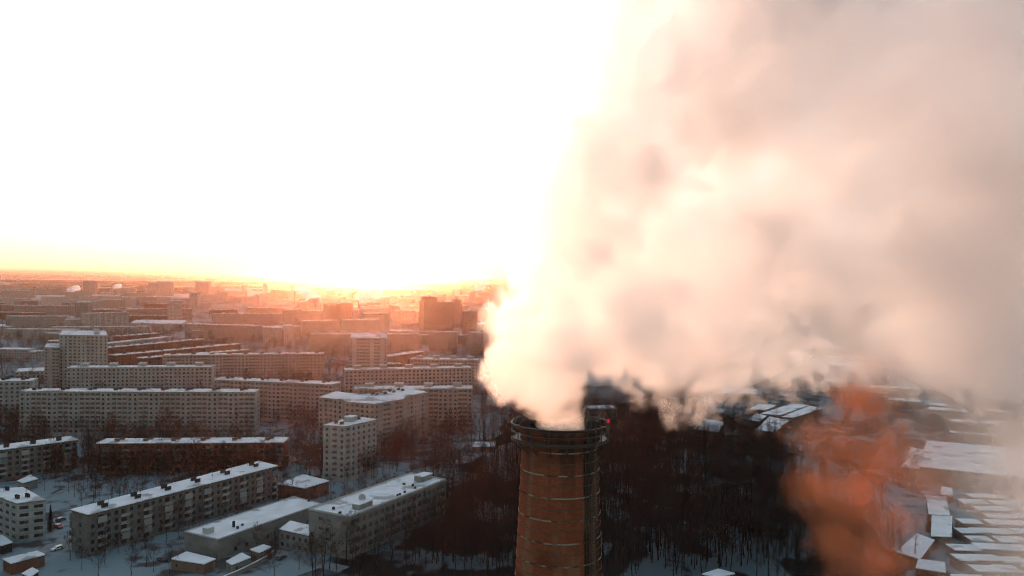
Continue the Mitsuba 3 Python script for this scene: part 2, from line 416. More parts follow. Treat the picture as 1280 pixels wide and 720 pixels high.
# left corner block
building('five_storey_block', 'square five storey block cut by the left edge, beside the yard trees', APT,
         roofpoly([(-25, 614), (21, 630), (57, 626), (28, 610)], 14.4), 14.4, 5, 'panel_grey', ['R', 'RR', 'W', 'W'], fh=2.75, bw=5.0, eave=0.2, vents=2)
a, b = at(0, 563, 14.5)[:2], at(97, 550.5, 14.5)[:2]
e_ = (b - a) / np.linalg.norm(b - a)
a = a - e_ * 42; n_ = np.array([-e_[1], e_[0]])
building('five_storey_block', 'slanting five storey block at the left edge, roof rising to the right', APT, [a, b, b + n_ * 12, a + n_ * 12], 14.5, 5, 'panel_dark', ['WBWWBW', 'W.'], fh=2.75, eave=0.5, vents=6, balc='B')
building('five_storey_block', 'level five storey block behind the front block, pale balconies half hidden by trees', APT, slab((121, 555), (354, 553.6), 14.5, 12), 14.5, 5, 'brick_red', ['WBWWBWWW', 'W.'], fh=2.75, eave=0.5, vents=6, balc='B')
# nine-storey slabs
building('nine_storey_block', 'very long pale nine storey slab at the left with rows of loggias', APT, slab((24.4, 489.7), (318, 490.6), 27, 12.5), 27, 9, 'panel_grey', ['WWLLLWWLLWWLLLL', 'W.W'], vents=9, eave=0.15)
building('nine_storey_block', 'pale nine storey slab just behind the longest one, under the step sided tower', APT, slab((83.5, 460), (265, 458.8), 28, 12.5), 28, 9, 'panel_grey', ['WWWWWWLW', 'W.W'], fh=2.85, lifts=5, eave=0.15)
building('nine_storey_block', 'nine storey slab right of the longest one with a skewed snowy roof', APT, slab((266.6, 474.5), (415.5, 481), 27, 13), 27, 9, 'panel_warm', ['WWLLWWDLL', 'W.W'], vents=6, eave=0.15)
building('nine_storey_block', 'nine storey slab behind the skewed one, dark bays between pale ones', APT, slab((203, 444.5), (405, 442.3), 27, 13), 27, 9, 'panel_warm', ['WWLLLWW', 'W.W'], vents=9, eave=0.15)
building('nine_storey_block', 'rosy nine storey slab with an even grid of windows and lift houses on top', APT, slab((431, 463), (590, 459.8), 27, 12.5), 27, 9, 'panel_warm', ['WWWWWW', 'W.W'], lifts=5, eave=0.15)
building('nine_storey_block', 'rosy nine storey slab in front of its twin, half behind the stepped block', APT, slab((441.6, 486.3), (590.8, 486), 27, 12.5), 27, 9, 'panel_warm', ['WWWLLW', 'W.W'], lifts=4, eave=0.15)
P0 = [(398.4, 497), (428, 500), (431, 502.5), (468.5, 505.5), (504, 499.4), (508, 495.6), (535, 491), (512, 485.5), (497, 487), (455, 494), (420, 490)]
building('stepped_block', 'rosy nine storey corner block with a stepped roof, beside the small tower', APT, roofpoly(P0, 27), 27, 9, 'panel_warm', ['WLLW', 'W', 'WWLW', 'W.LL.LL.W', 'S', 'SWS', 'W', 'W', 'W', 'W', 'W'], bw=3.4, vents=4, eave=0.12)
building('tower_block', 'small pale nine storey tower with its corner towards us, in front of the stepped block', APT, roofpoly([(404, 532), (432, 533.5), (471, 525), (443, 521)], 27), 27, 9, 'panel_grey', ['WL', 'LWWWWW', 'W', 'W'], bw=3.6, vents=2, lifts=1, eave=0.15)
# towers
building('tower_block', 'tall step sided tower at the left above the pale slabs', APT, roofpoly([(74, 419), (134.5, 419.6), (132, 414), (78, 413.6)], 48), 48, 16, 'panel_pale', ['WWLLWWLLWWWW', 'W'], bw=3.5, lifts=2, eave=0.1)
building('tower_block', 'lower wing against the left side of the step sided tower', APT, roofpoly([(55.5, 434.5), (74, 434.7), (76, 430), (58, 430)], 38), 38, 13, 'panel_warm', ['W.LL', 'W'], bw=3.2, eave=0.1)
building('tower_block', 'tall sunlit tower with dark window bands in the orange glow', APT, roofpoly([(437, 422.5), (484, 422.8), (482, 417.5), (440, 417.3)], 45), 45, 15, 'panel_pale', ['W.LLLL.LL.W', 'W'], bw=3.0, fh=2.9, lifts=2, eave=0.1)
# 5 to 9 storey rows further back
building('nine_storey_block', 'long slab in the glow passing behind the sunlit tower', APT, slab((387, 417.5), (524.5, 417.2), 27, 13), 27, 9, 'panel_warm', ['WWLW', 'W.W'], lifts=8, eave=0.1, simple=True)
building('nine_storey_block', 'slab right of the sunlit tower with a skewed white roof', APT, slab((512.5, 449), (598, 450.4), 27, 13), 27, 9, 'panel_warm', ['WLLWW', 'W.W'], lifts=4, eave=0.15)
building('five_storey_block', 'slanting low block between the sunlit tower and the smoke', APT, slab((484, 446), (530, 439.5), 14.5, 12), 14.5, 5, 'brick_red', ['WWBW', 'W'], eave=0.4, simple=True)
building('five_storey_block', 'short low block at the foot of the sunlit tower', APT, slab((483, 455.5), (502, 455), 12, 12), 12, 4, 'brick_red', ['WWW', 'W'], eave=0.4, simple=True)
for i, (pl, pr, lb) in enumerate([((135, 435), (255, 424), 'upper of two long brick rows right of the step sided tower'),
                                  ((144.5, 444.5), (301, 430), 'lower of two long brick rows right of the step sided tower'),
                                  ((150, 420.5), (200, 416.5), 'short brick row beyond the two long slanting rows'),
                                  ((178, 448), (312, 437.5), 'brick row slanting up just over the dark bayed slab')]):
    building('five_storey_block', 'five storey ' + lb if i != 2 else lb, APT, slab(pl, pr, 14.5, 12), 14.5, 5, 'brick_red', ['WWBWWB', 'W'], eave=0.45, vents=7 if i != 2 else 3, simple=True)
# left middle distance
building('nine_storey_block', 'pale slab at the left edge under the step sided tower, behind the longest slab', APT, slab((-30, 477.6), (39, 476.5), 27, 13), 27, 9, 'panel_grey', ['WWWLW', 'W.W'], vents=3, eave=0.15)
building('low_building', 'low pale building with a broad snowy roof left of the step sided tower', 'building', roofpoly([(19, 465), (60, 463.5), (58, 459.5), (24, 461)], 10), 10, 3, 'panel_pale', ['WWW', 'WW'], eave=0.2, simple=True)
building('low_building', 'small pale flat roofed building at the left edge above the pale slab', 'building', slab((-8, 436.6), (35, 437.2), 13, 18), 13, 4, 'panel_grey', ['WWW', 'WW'], eave=0.2, simple=True)
building('low_building', 'narrow pale building left of the tower wing', 'building', slab((40, 440), (56, 439), 11, 14), 11, 3, 'panel_pale', ['W', 'W'], eave=0.2, simple=True)
building('tower_block', 'wide pale slab tower left of the big white roofed hall', APT, slab((107.5, 392), (161, 390.3), 34, 14), 34, 12, 'panel_pale', ['W.LL.W', 'W'], eave=0.1, simple=True)
building('white_hall', 'big low hall with a broad white roof in the left distance', 'hall', roofpoly([(162, 404), (228, 404.8), (234, 400.2), (170, 400)], 12), 12, 2, 'panel_grey', ['WW', '.'], fh=5.0, bw=7, eave=0.3, simple=True)
building('nine_storey_block', 'long pale slab at the left edge level with the white roofed hall', APT, slab((7, 395.3), (83, 395.5), 27, 14), 27, 9, 'panel_grey', ['WLW', 'W'], eave=0.1, simple=True)
building('nine_storey_block', 'pale slab with a dome on top beside the long pale slab', APT, slab((82, 399.5), (110, 399), 24, 14), 24, 8, 'panel_pale', ['WW', 'W'], eave=0.1, simple=True)
building('nine_storey_block', 'long faint slab behind the big white roofed hall', APT, slab((160, 386.6), (240, 385.6), 27, 14), 27, 9, 'panel_warm', ['WL', 'W'], eave=0.1, simple=True)
building('low_building', 'low building with a white roof stripe right of the big hall', 'building', slab((241, 413.5), (279, 412.8), 15, 30), 15, 4, 'panel_warm', ['WW', 'W'], eave=0.2, simple=True)
building('nine_storey_block', 'long pinkish slab above the low white striped building', APT, slab((231, 405.2), (322, 407.4), 24, 14), 24, 8, 'panel_warm', ['WLW', 'W'], eave=0.1, simple=True)
building('nine_storey_block', 'striped pink block left of the glow, end towards us', APT, slab((329, 409.5), (352, 410), 27, 40), 27, 9, 'panel_pale', ['LLL', 'W'], eave=0.1, simple=True)
building('nine_storey_block', 'pale block right of the striped pink one', APT, slab((353, 407), (364, 407), 30, 20), 30, 10, 'panel_pale', ['W', 'W'], eave=0.1, simple=True)
building('nine_storey_block', 'pinkish slab above the long one in the glow', APT, slab((378, 401), (423, 400.4), 27, 14), 27, 9, 'panel_warm', ['WW', 'W'], eave=0.1, simple=True)
building('nine_storey_block', 'faint pinkish slab left of the sun glow with a stepped roof', APT, slab((352, 387), (412, 389), 27, 14), 27, 9, 'panel_warm', ['WL', 'W'], eave=0.1, simple=True, lifts=5)
building('tower_block', 'broad pale tower under the sun glow, behind the sunlit tower', APT, slab((428.5, 400), (476, 399.5), 42, 16), 42, 14, 'panel_pale', ['WL', 'W'], eave=0.1, simple=True)
building('tower_block', 'narrow pale tower beside the broad one under the sun glow', APT, slab((455, 392), (486.5, 391.4), 46, 16), 46, 15, 'panel_pale', ['WL', 'W'], eave=0.1, simple=True)
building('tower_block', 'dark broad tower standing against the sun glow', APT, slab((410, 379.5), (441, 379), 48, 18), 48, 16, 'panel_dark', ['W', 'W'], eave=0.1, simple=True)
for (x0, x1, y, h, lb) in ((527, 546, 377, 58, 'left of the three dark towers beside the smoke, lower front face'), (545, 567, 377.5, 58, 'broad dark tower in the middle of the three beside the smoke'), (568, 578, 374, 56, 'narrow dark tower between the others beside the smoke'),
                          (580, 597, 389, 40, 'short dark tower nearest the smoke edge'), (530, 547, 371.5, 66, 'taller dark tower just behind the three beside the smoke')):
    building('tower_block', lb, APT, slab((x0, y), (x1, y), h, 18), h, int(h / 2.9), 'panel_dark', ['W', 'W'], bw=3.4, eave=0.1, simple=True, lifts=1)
building('nine_storey_block', 'rosy slab right of the long slab in the glow, white roof line', APT, slab((536, 414.5), (571, 415), 27, 13), 27, 9, 'panel_warm', ['WL', 'W'], eave=0.15, simple=True)
building('nine_storey_block', 'banded slab touching the smoke above the skewed white roof', APT, slab((584, 415.5), (612, 416.5), 27, 13), 27, 9, 'panel_pale', ['LL', 'W'], eave=0.15, simple=True)

for iq, q in enumerate(sorted(FOOT, key=lambda q: q.centroid.y)[:16]):
    c4 = list(q.exterior.coords); le = max(range(len(c4) - 1), key=lambda i: np.hypot(*np.subtract(c4[i + 1], c4[i])))
    p, r = np.array(c4[le]), np.array(c4[le + 1]); d_ = (r - p) / np.linalg.norm(r - p)
    sd_ = LineString([p - d_ * 14, r + d_ * 10]).offset_curve(-7.5)
    drive = flat(sd_.buffer(2.4, cap_style=2).difference(unary_union([f.buffer(0.5) for f in FOOT])), 0.026 + 0.004 * iq) if sd_.buffer(2.4).difference(unary_union([f.buffer(0.5) for f in FOOT])).geom_type == 'Polygon' else None
    if drive is not None:
        k = part(None, numbered('drive'), drive, 'road_slush'); labels[k] = {'kind': 'structure', 'label': 'trodden drive along the front of a block', 'category': 'path'}

# ------------------------------------------------------------------ the school group in front
gym = building('long_hall', 'long low hall with a wide white roof between the front block and the school', 'hall', roofpoly([(230.6, 666), (272.5, 676), (402, 631), (367, 622)], 7.0), 7.0, 1, 'plaster_grey', ['.', '.NN.N.N', '.', '.'], fh=6.0, bw=5.0, eave=0.1, parapet=0.5, snow=0.2)
school_h = 14.6
sp = roofpoly([(386, 638.5), (436.5, 648), (557, 601), (513, 593)], school_h)
school = thing('school', 'grey four storey school with rows of dark windows and a dish antenna on top', 'school')
sp = ccw(sp); FOOT.append(Polygon(sp))
i_front = min(range(4), key=lambda i: (sp[i][1] + sp[(i + 1) % 4][1]) - 0.0 * i)
wall, junk, sh = MB(), MB(), MB()
hits = {'G': [], 'D': []}
order = []
for i in range(4):
    p, q = np.array(sp[i]), np.array(sp[(i + 1) % 4])
    L = np.linalg.norm(q - p)
    nrm = np.array([(q - p)[1], -(q - p)[0]]) / L
    vis = nrm @ (-(p + q) / 2) > 0
    long_ = L > 35
    facade(wall, junk, sh, p, q, 0.9, 4, 3.35, ('G' if long_ else '.DD..'), 3.35 if long_ else 3.4, school_h, False, hits, 0)
wall.build(school, 'wall', 'plaster_grey')


def window_units(key, hits, dep, parentwall=None):
    for c in hits:
        for (lo, hi, e, n, f) in hits[c]:
            lo, hi = np.array(lo), np.array(hi)
            w = np.linalg.norm((hi - lo)[:2]); hgt = hi[2] - lo[2]
            o = lo[:2] - n * (dep - 0.012)

            def P(u, v, d=0.0):
                q = o + e * u + n * d
                return (q[0], q[1], lo[2] + v)
            fr = MB(); t = 0.09
            bars = [(0, t, 0, hgt), (w - t, w, 0, hgt), (t, w - t, 0, t), (t, w - t, hgt - t, hgt), (w * 0.36, w * 0.36 + 0.07, t, hgt - t), (w * 0.68, w * 0.68 + 0.07, t, hgt - t), (t, w - t, hgt * 0.68, hgt * 0.68 + 0.06)]
            for k, (a, b, v0, v1) in enumerate(bars):
                d = 0.05 + 0.004 * k
                fr.quad(P(a, v0, d), P(b, v0, d), P(b, v1, d), P(a, v1, d))
            wk = fr.build(key, 'window', 'trim_pale')
            pn = MB(); pn.quad(P(0, 0), P(w, 0), P(w, hgt), P(0, hgt)); pn.build(wk, 'pane', 'window_glass')


window_units(school, hits, 0.16)
spg = Polygon(sp)
rk = part(school, 'roof', cap(spg.buffer(0.12, join_style=2), school_h, school_h + 0.16), 'trim_dark')
part(rk, 'parapet', cap(spg.buffer(0.1, join_style=2).difference(spg.buffer(-0.4, join_style=2)), school_h + 0.163, school_h + 0.85), 'trim_pale')
part(rk, 'snow_cover', cap(spg.buffer(-0.42, join_style=2), school_h + 0.163, school_h + 0.38), 'snow_roof')
# roof house and vents of the school
c = at(457, 636, school_h)[:2]; ee = np.subtract(at(557, 601, school_h)[:2], at(436.5, 648, school_h)[:2]); ee = ee / np.linalg.norm(ee); nn = np.array([-ee[1], ee[0]])
m = MB(); m.box(c + nn * 1.5, ee, (7.5, 3.4), school_h + .3, school_h + 2.3); m.build(rk, 'roof_house', 'plaster_grey')
m = MB(); m.box(c + nn * 1.5, ee, (7.9, 3.8), school_h + 2.303, school_h + 2.5); m.build(rk, 'roof_house_snow', 'snow_roof')
c = at(529, 601, school_h)[:2]
m = MB(); m.box(c, ee, (7, 4.2), school_h + .3, school_h + 2.6); m.build(rk, 'roof_house', 'plaster_grey')
m = MB(); m.box(c, ee, (7.4, 4.6), school_h + 2.603, school_h + 2.8); m.build(rk, 'roof_house_snow', 'snow_roof')
for (x, y) in ((417, 638), (425, 643), (516, 609), (519, 612), (505, 607), (497, 621), (500, 620), (506, 617)):
    c = at(x, y, school_h)[:2]; m = MB(); s = 0.5 + 0.5 * rng.random(); m.box(c, ee, (s, s), school_h + .3, school_h + 0.9 + 0.4 * rng.random()); m.build(rk, 'vent', 'tar')


def lathe(profile, n=24):
    return trimesh.creation.revolve(np.array(profile), sections=n)


# dish antenna, tilted up towards the south-west
dish = thing('dish_antenna', 'pale dish antenna on a mast on the school roof', 'antenna')
dc = at(461, 634, school_h); dc = np.array([dc[0], dc[1], school_h + 0.36]) + np.array([*(nn * 3.2), 0])
tube = trimesh.creation.cylinder(0.09, 2.4, sections=8).apply_translation(dc + [0, 0, 1.2]); part(dish, 'mast', tube, 'steel_dark')
r_ = np.linspace(0, 1.35, 8)
prof = [(r, 0.22 * r * r) for r in r_] + [(r, 0.22 * r * r + 0.04) for r in r_[::-1]]
dm = lathe(prof, 28); dm.apply_transform(trimesh.transformations.rotation_matrix(math.radians(62), [1, 0.35, 0])); dm.apply_translation(dc + [0, -0.1, 2.7]); part(dish, 'reflector', dm, 'trim_pale', smooth=40)
arm = trimesh.creation.cylinder(0.05, 1.3, sections=6); arm.apply_transform(trimesh.transformations.rotation_matrix(math.radians(62), [1, 0.35, 0])); arm.apply_translation(dc + [0.15, -0.55, 2.95]); part(dish, 'feed_arm', arm, 'steel_dark')
building('school_link', 'low link with small windows joining the long hall and the school', 'building', roofpoly([(349, 662.5), (386, 670.5), (389, 658), (363, 652)], 6.6), 6.6, 2, 'plaster_grey', ['N', '.', '.', '.'], fh=3.0, bw=3.0, eave=0.15, snow=0.25)
c = at(264, 668, 7.0)[:2]
m = MB(); m.box(c + nn * 1.5, ee, (3.0, 2.6), 7.3, 9.4); m.build(gym + '__roof', 'roof_house', 'trim_pale'); m = MB(); m.box(c + nn * 1.5, ee, (3.2, 2.8), 9.403, 9.6); m.build(gym + '__roof', 'roof_house_snow', 'snow_roof')
for (x, y, hh) in ((292, 660, 2.2), (297, 662, 0.9), (303, 658, 0.7), (386, 628, 0.8)):
    c = at(x, y, 7.0)[:2]; m = MB(); m.box(c, ee, (0.7, 0.7), 7.3, 7.3 + hh); m.build(gym + '__roof', 'vent', 'tar')

SHED = 'shed'
for nm, lb, pts, h, wm in (('low_shed', 'dark shed with a humped snowy roof in front of the long hall', [(214, 700), (255, 706), (269, 700), (233, 691)], 3.2, 'rust_wall'),
                           ('low_shed', 'small flat snowy shed right of the humped one', [(283, 703), (290, 707), (313, 698), (302, 692.5)], 3.0, 'plaster_grey'),
                           ('low_shed', 'dark shed with a white roof below the school link', [(313, 688), (324, 692), (339, 685), (329, 682)], 3.4, 'rust_wall'),
                           ('brick_garage', 'dark brick garage with a snowy roof near the lower left corner', [(4, 700), (14, 705.5), (56, 694.5), (46, 690)], 3.6, 'brick_red'),
                           ('low_shed', 'low snowy shed at the left edge under the corner block', [(-14, 676), (2, 683), (15, 679), (2, 670)], 3.0, 'tar'),
                           ('kiosk', 'small pale yard building under the slanting left block', [(22, 602), (29, 604.5), (47, 599.5), (38, 594.5)], 3.8, 'plaster_grey'),
                           ('low_shed', 'tiny shed with a snowy lid at the lower left corner', [(28, 718), (38, 722), (48, 715), (40, 711)], 2.6, 'tar'),
                           ('flat_annex', 'flat roofed annex with a white roof right of the front block', [(348, 606), (381, 611), (411, 602), (379, 594)], 6.0, 'brick_red'),
                           ('low_shed', 'white roofed shed in the wood edge near the chimney', [(590, 559), (618, 559), (620, 553), (594, 553)], 3.0, 'rust_wall'),
                           ('low_shed', 'single snowy roof alone deep in the wood at the bottom', [(878, 719), (897, 723), (918, 718), (898, 712.5)], 3.2, 'rust_wall')):
    building(nm, lb, SHED if 'shed' in nm else 'building', roofpoly(pts, h), h, 1, wm, 'S.' if nm != 'flat_annex' else 'WW', fh=h - 0.5, bw=4.0, eave=0.3, snow=0.3, simple=True)
# curved yard wall
wl = [at(x, y, 1.6)[:2] for x, y in ((343, 687), (336, 693), (318, 703), (297, 713), (270, 724))]
wk = thing('yard_wall', 'low curved yard wall with snow along its top', 'wall')
part(wk, 'base', cap(LineString(wl).buffer(0.18, cap_style=2), 0, 1.5), 'plaster_grey'); part(wk, 'coping', cap(LineString(wl).buffer(0.26, cap_style=2), 1.503, 1.66), 'snow_roof')

# ------------------------------------------------------------------ right of the chimney: works, halls, garages
building('works_hall', 'long red brick works hall beyond the wood, right of the grey tower', 'factory', slab((1003, 455), (1078, 458), 19, 22), 19, 4, 'brick_red', ['WWW', 'W'], fh=4.2, bw=5, eave=0.3, simple=True)
building('works_tower', 'grey ribbed works tower with a dark stair bay, rising out of the smoke edge', 'factory', roofpoly([(957, 446), (1003, 443.5), (1000, 440), (960, 441)], 29), 29, 8, 'panel_grey', ['.N.N.N.D', 'W'], bw=3.5, eave=0.1, lifts=1)
building('works_annex', 'low pale works annex in front of the red brick hall', 'factory', slab((1033, 476.5), (1073, 478), 9, 16), 9, 2, 'panel_pale', ['WW', 'W'], fh=3.5, eave=0.3, simple=True)
building('long_hall', 'long low hall with a blue white roof line beyond the wood, under the smoke edge', 'hall', roofpoly([(897, 492), (948, 492.5), (946, 487), (902, 486.5)], 5), 5, 1, 'brick_red', 'W.', fh=4.0, bw=5, eave=0.3, simple=True)
building('long_hall', 'low hall with a thin white roof among the trees behind the chimney', 'hall', slab((738, 512), (772, 511), 8, 14), 8, 2, 'panel_pale', 'W', eave=0.3, simple=True)
HALLS = [([(937, 512), (957, 513.5), (971, 507), (948, 505.5)], 'smallest left one of the snowy halls beyond the wood'), ([(951, 517.5), (975, 519.5), (1011, 507), (990, 505)], 'longest narrow one of the snowy halls beyond the wood'),
         ([(977, 521.5), (992, 522.5), (1028, 511), (1012, 508)], 'rightmost of the snowy halls beyond the wood'), ([(935, 525), (948, 527.5), (958, 520.5), (946, 517.5)], 'little snowy hall left below the longest one'),
         ([(945, 538), (968, 541), (986, 526), (962, 521.5)], 'nearest broad one of the snowy halls beyond the wood')]
for pts, lb in HALLS:
    building('snowy_hall', lb, 'hall', roofpoly(pts, 5), 5, 1, 'rust_wall', '.W', fh=4.0, bw=5, eave=0.3, simple=True, group='snowy halls beyond the wood')
building('snowy_hall', 'pale snowy pavilion roof left of the halls, nearer the chimney', 'hall', roofpoly([(866, 537), (897, 541), (905, 528), (881, 524)], 4), 4, 1, 'rust_wall', 'W.', fh=3, bw=4, eave=0.3, simple=True)
building('snowy_hall', 'small snowy hut with a dark strip just above the pavilion', 'hall', roofpoly([(888, 516), (904, 517), (905, 512), (890, 510)], 5), 5, 1, 'rust_wall', 'W.', fh=4, bw=4, eave=0.3, simple=True)
# big white roofed depot and its neighbours
building('depot', 'big depot with a wide plain white roof at the right', 'warehouse', roofpoly([(1149, 584), (1345, 604), (1330, 566), (1159, 551.5)], 8), 8, 1, 'rust_wall', ['.W', '.'], fh=6, bw=6, eave=0.4)
building('depot', 'smaller white roofed annex at the left end of the big depot', 'warehouse', roofpoly([(1127, 585), (1148, 587), (1155, 563), (1139, 560)], 5.5), 5.5, 1, 'rust_wall', ['.W', '.'], fh=4.5, bw=5, eave=0.3)
BARN = [((1189, 527), (1252, 531), 6, 9, 'barn with a bright roof line just behind the big depot'), ((1188, 541), (1262, 547), 5, 6, 'low red barn against the back of the big depot'), ((1160, 512), (1207, 516), 5, 14, 'white roofed barn left in the rows behind the big depot'),
        ((1160, 506), (1180, 508), 6, 12, 'short white roofed barn above the left one'), ((1190, 499.5), (1226, 503), 5, 8, 'thin roofed barn in the middle of the rows behind the depot'), ((1216, 495), (1256, 499), 5, 8, 'barn near the right edge in the middle of the rows'),
        ((1200, 486), (1226, 487.5), 6, 12, 'farthest small barn of the rows behind the depot'), ((1231, 513), (1263, 517.5), 5, 10, 'right barn of the rows just behind the bright roof line'), ((1262, 503), (1310, 508), 5, 10, 'barn cut by the right edge behind the depot'), ((1110, 500), (1150, 503), 5, 12, 'barn behind the brown smoke wisp'),
        ((1080, 484), (1150, 487), 6, 14, 'long barn behind the brown smoke wisp, farther back')]
for pl, pr, h, wd, lb in BARN:
    building('barn', 'long ' + lb if not lb.startswith(('long', 'short', 'low', 'thin', 'white', 'far')) else lb, 'barn', slab(pl, pr, h, wd), h, 1, 'rust_wall', '.', fh=h - 0.6, bw=8, eave=0.4, simple=True)
building('warehouse', 'long blue white roof of a narrow warehouse among the garages', 'warehouse', roofpoly([(1164, 671), (1189, 672), (1190, 646), (1165, 644.5)], 4.2), 4.2, 1, 'tar', '.', fh=3.5, bw=6, eave=0.25)
building('warehouse', 'second blue white roof joined behind the narrow warehouse', 'warehouse', roofpoly([(1161, 643.5), (1187, 645), (1182, 622), (1158, 620)], 4.6), 4.6, 1, 'tar', '.', fh=3.5, bw=6, eave=0.25)
building('low_shed', 'slanting snowy shed left of the narrow warehouse, beside the wood', SHED, roofpoly([(1121, 691), (1150, 700), (1168, 676), (1146, 668)], 3.2), 3.2, 1, 'rust_wall', '.', fh=2.6, bw=6, eave=0.25, simple=True)
building('low_shed', 'flat pale shed at the bottom below the slanting one', SHED, roofpoly([(1145, 711), (1182, 717), (1181, 704), (1148, 700)], 3.2), 3.2, 1, 'tar', '.', fh=2.6, bw=6, eave=0.25, simple=True)
building('low_shed', 'small shed with a snowy roof above the joined warehouse roofs', SHED, roofpoly([(1176, 619), (1191, 620), (1190, 611), (1177, 609)], 3.2), 3.2, 1, 'brick_red', '.', fh=2.6, bw=6, eave=0.25, simple=True)
lastx = None
for r, y in enumerate(np.arange(246, 366, 10.5)):
    x = 0.548 * y + 2 + 3 * math.sin(r * 2.3)
    while x < 0.80 * y:
        wd = rng.uniform(5.5, 11); dp = rng.uniform(5.5, 7.0); h = rng.uniform(2.5, 3.6)
        if rng.random() > 0.10:
            o = rng.normal(0, 0.7); tl = rng.normal(-0.05, 0.02)
            pg = [np.array([x, y + o]), np.array([x + wd - 0.3, y + o + wd * tl]), np.array([x + wd - 0.3 + 0.3, y + o + dp + wd * tl]), np.array([x + 0.3, y + o + dp])]
            if not any(Polygon(pg).intersects(q) for q in FOOT):
                building('garage', 'low garage with a snowy roof in the crowded garage rows at the lower right', 'garage', pg, h, 1, 'rust_wall' if rng.random() < 0.7 else 'brick_red', '.', fh=h - 0.4, bw=3.5, eave=0.22, simple=True, snow=rng.uniform(0.2, 0.4),
                         group='garages at the lower right')
        x += wd + (2.5 if rng.random() < 0.12 else 0)

# ------------------------------------------------------------------ far town
far = prepared.prep(unary_union([p.buffer(14) for p in FOOT]))
FARN = 0
FARPOLY = []
tries = 0
while FARN < 215 and tries < 4000:
    tries += 1
    d = 1000 + 3900 * rng.random() ** 1.25
    px = rng.uniform(-40, 640) if rng.random() < 0.84 else rng.uniform(1060, 1300)
    x = (px - 640) / FPX * d
    kind = rng.random()
    ang = rng.choice([0.0, 0.0, 0.32, -0.1, 1.3]) + rng.normal(0, 0.05)
    e = np.array([math.cos(ang), math.sin(ang)]); n = np.array([-e[1], e[0]]); c = np.array([x, d])
    if kind < 0.10:
        L, wd, h = rng.uniform(18, 30), 18, rng.uniform(36, 52)
    elif kind < 0.50:
        L, wd, h = rng.uniform(50, 150), 13, 27
    elif kind < 0.86:
        L, wd, h = rng.uniform(60, 130), 12, 14.5
    else:
        L, wd, h = rng.uniform(40, 90), rng.uniform(25, 60), rng.uniform(7, 13)
    if d < 1400 and h > 20:
        h = 14.5
    pg = [c - e * L / 2 - n * wd / 2, c + e * L / 2 - n * wd / 2, c + e * L / 2 + n * wd / 2, c - e * L / 2 + n * wd / 2]
    P_ = Polygon(pg)
    if far.intersects(P_) or any(P_.buffer(12).intersects(q) for q in FARPOLY):
        continue
    FARPOLY.append(P_); FARN += 1
    k = 'far_tower' if kind < 0.10 else 'far_block' if kind < 0.5 else 'far_row' if kind < 0.86 else 'far_hall'
    lb = {'far_tower': 'faint far tower standing above the roofs in the haze', 'far_block': 'faint long slab block in the hazy distance', 'far_row': 'low far row of flats with a snowy roof line', 'far_hall': 'broad low far hall with a snowy roof'}[k]
    wm = rng.choice(['panel_pale', 'panel_warm', 'panel_grey', 'brick_white']) if k != 'far_row' else rng.choice(['brick_red', 'brick_white', 'panel_dark'])
    fl = max(1, int(h / 2.9))
    building(k, lb, 'building', pg, h, fl, wm, ['WL', 'W'] if d < 2300 and k != 'far_hall' else '.', bw=4.0, eave=0.15, simple=True, group=k.replace('_', ' ') + 's in the haze', lifts=int(L / 35) if d < 2200 and h > 20 else 0)
for (x0, x1, ty, d, lb) in ((104, 119, 350.5, 3900, 'pale tower standing on the left horizon by the bright steam'), (185, 194, 353.5, 3700, 'narrow tower left of the twin skyline towers'), (196, 215, 351.8, 3650, 'broad dark tower right beside the narrow skyline tower'), (244, 262, 351.8, 3800, 'dark square tower on the skyline left of the glow')):
    p = at_range(x0, ty, d); q = at_range(x1, ty, d)
    building('skyline_tower', lb, 'building', [(p[0], d), (q[0], d), (q[0], d + 22), (p[0], d + 22)], p[2], int(p[2] / 3), 'panel_warm', '.', eave=0.1, simple=True)

# ------------------------------------------------------------------ the brick chimney
CX, CY = 4.02, 65.0
RIM = 88.05


def shaft_r(z):
    d = RIM - z
    return 3.02 + (0.040 * d if d < 12 else 0.48 + 0.026 * (d - 12))


stack = thing('brick_chimney', 'tall round red brick chimney with frosted steel hoops and a railed gallery, steaming', 'chimney')


def shell(zs, rs, n=96):
    a = np.linspace(0, 2 * np.pi, n + 1)
    V, UV = [], []
    s = 0
    for i, (z, r) in enumerate(zip(zs, rs)):
        V.append(np.stack([CX + r * np.cos(a), CY + r * np.sin(a), np.full(n + 1, z)], 1)); UV.append(np.stack([a * 3.2, np.full(n + 1, z)], 1))
    k = n + 1
    i, j = np.meshgrid(np.arange(len(zs) - 1), np.arange(n), indexing='ij')
    f = np.stack([i * k + j, i * k + j + 1, (i + 1) * k + j + 1, (i + 1) * k + j], -1).reshape(-1, 4)
    return (np.vstack(V), f), np.vstack(UV)


zs = list(np.linspace(0, RIM - 1.1, 60)); rs = [shaft_r(z) for z in zs]
zs += [RIM - 1.05, RIM - 0.75, RIM - 0.7, RIM - 0.35, RIM - 0.3, RIM - 0.02, RIM]
r0 = shaft_r(RIM - 1.05)
rs += [r0 + 0.08, r0 + 0.08, r0 + 0.17, r0 + 0.17, r0 + 0.26, r0 + 0.26, r0 + 0.22]
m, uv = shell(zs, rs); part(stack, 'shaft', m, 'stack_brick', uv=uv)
m, uv = shell([RIM, RIM + 0.003, RIM - 0.5, RIM - 14], [r0 + 0.22, 2.45, 2.40, 2.5]); part(stack, 'flue_lining', m, 'soot', uv=uv)


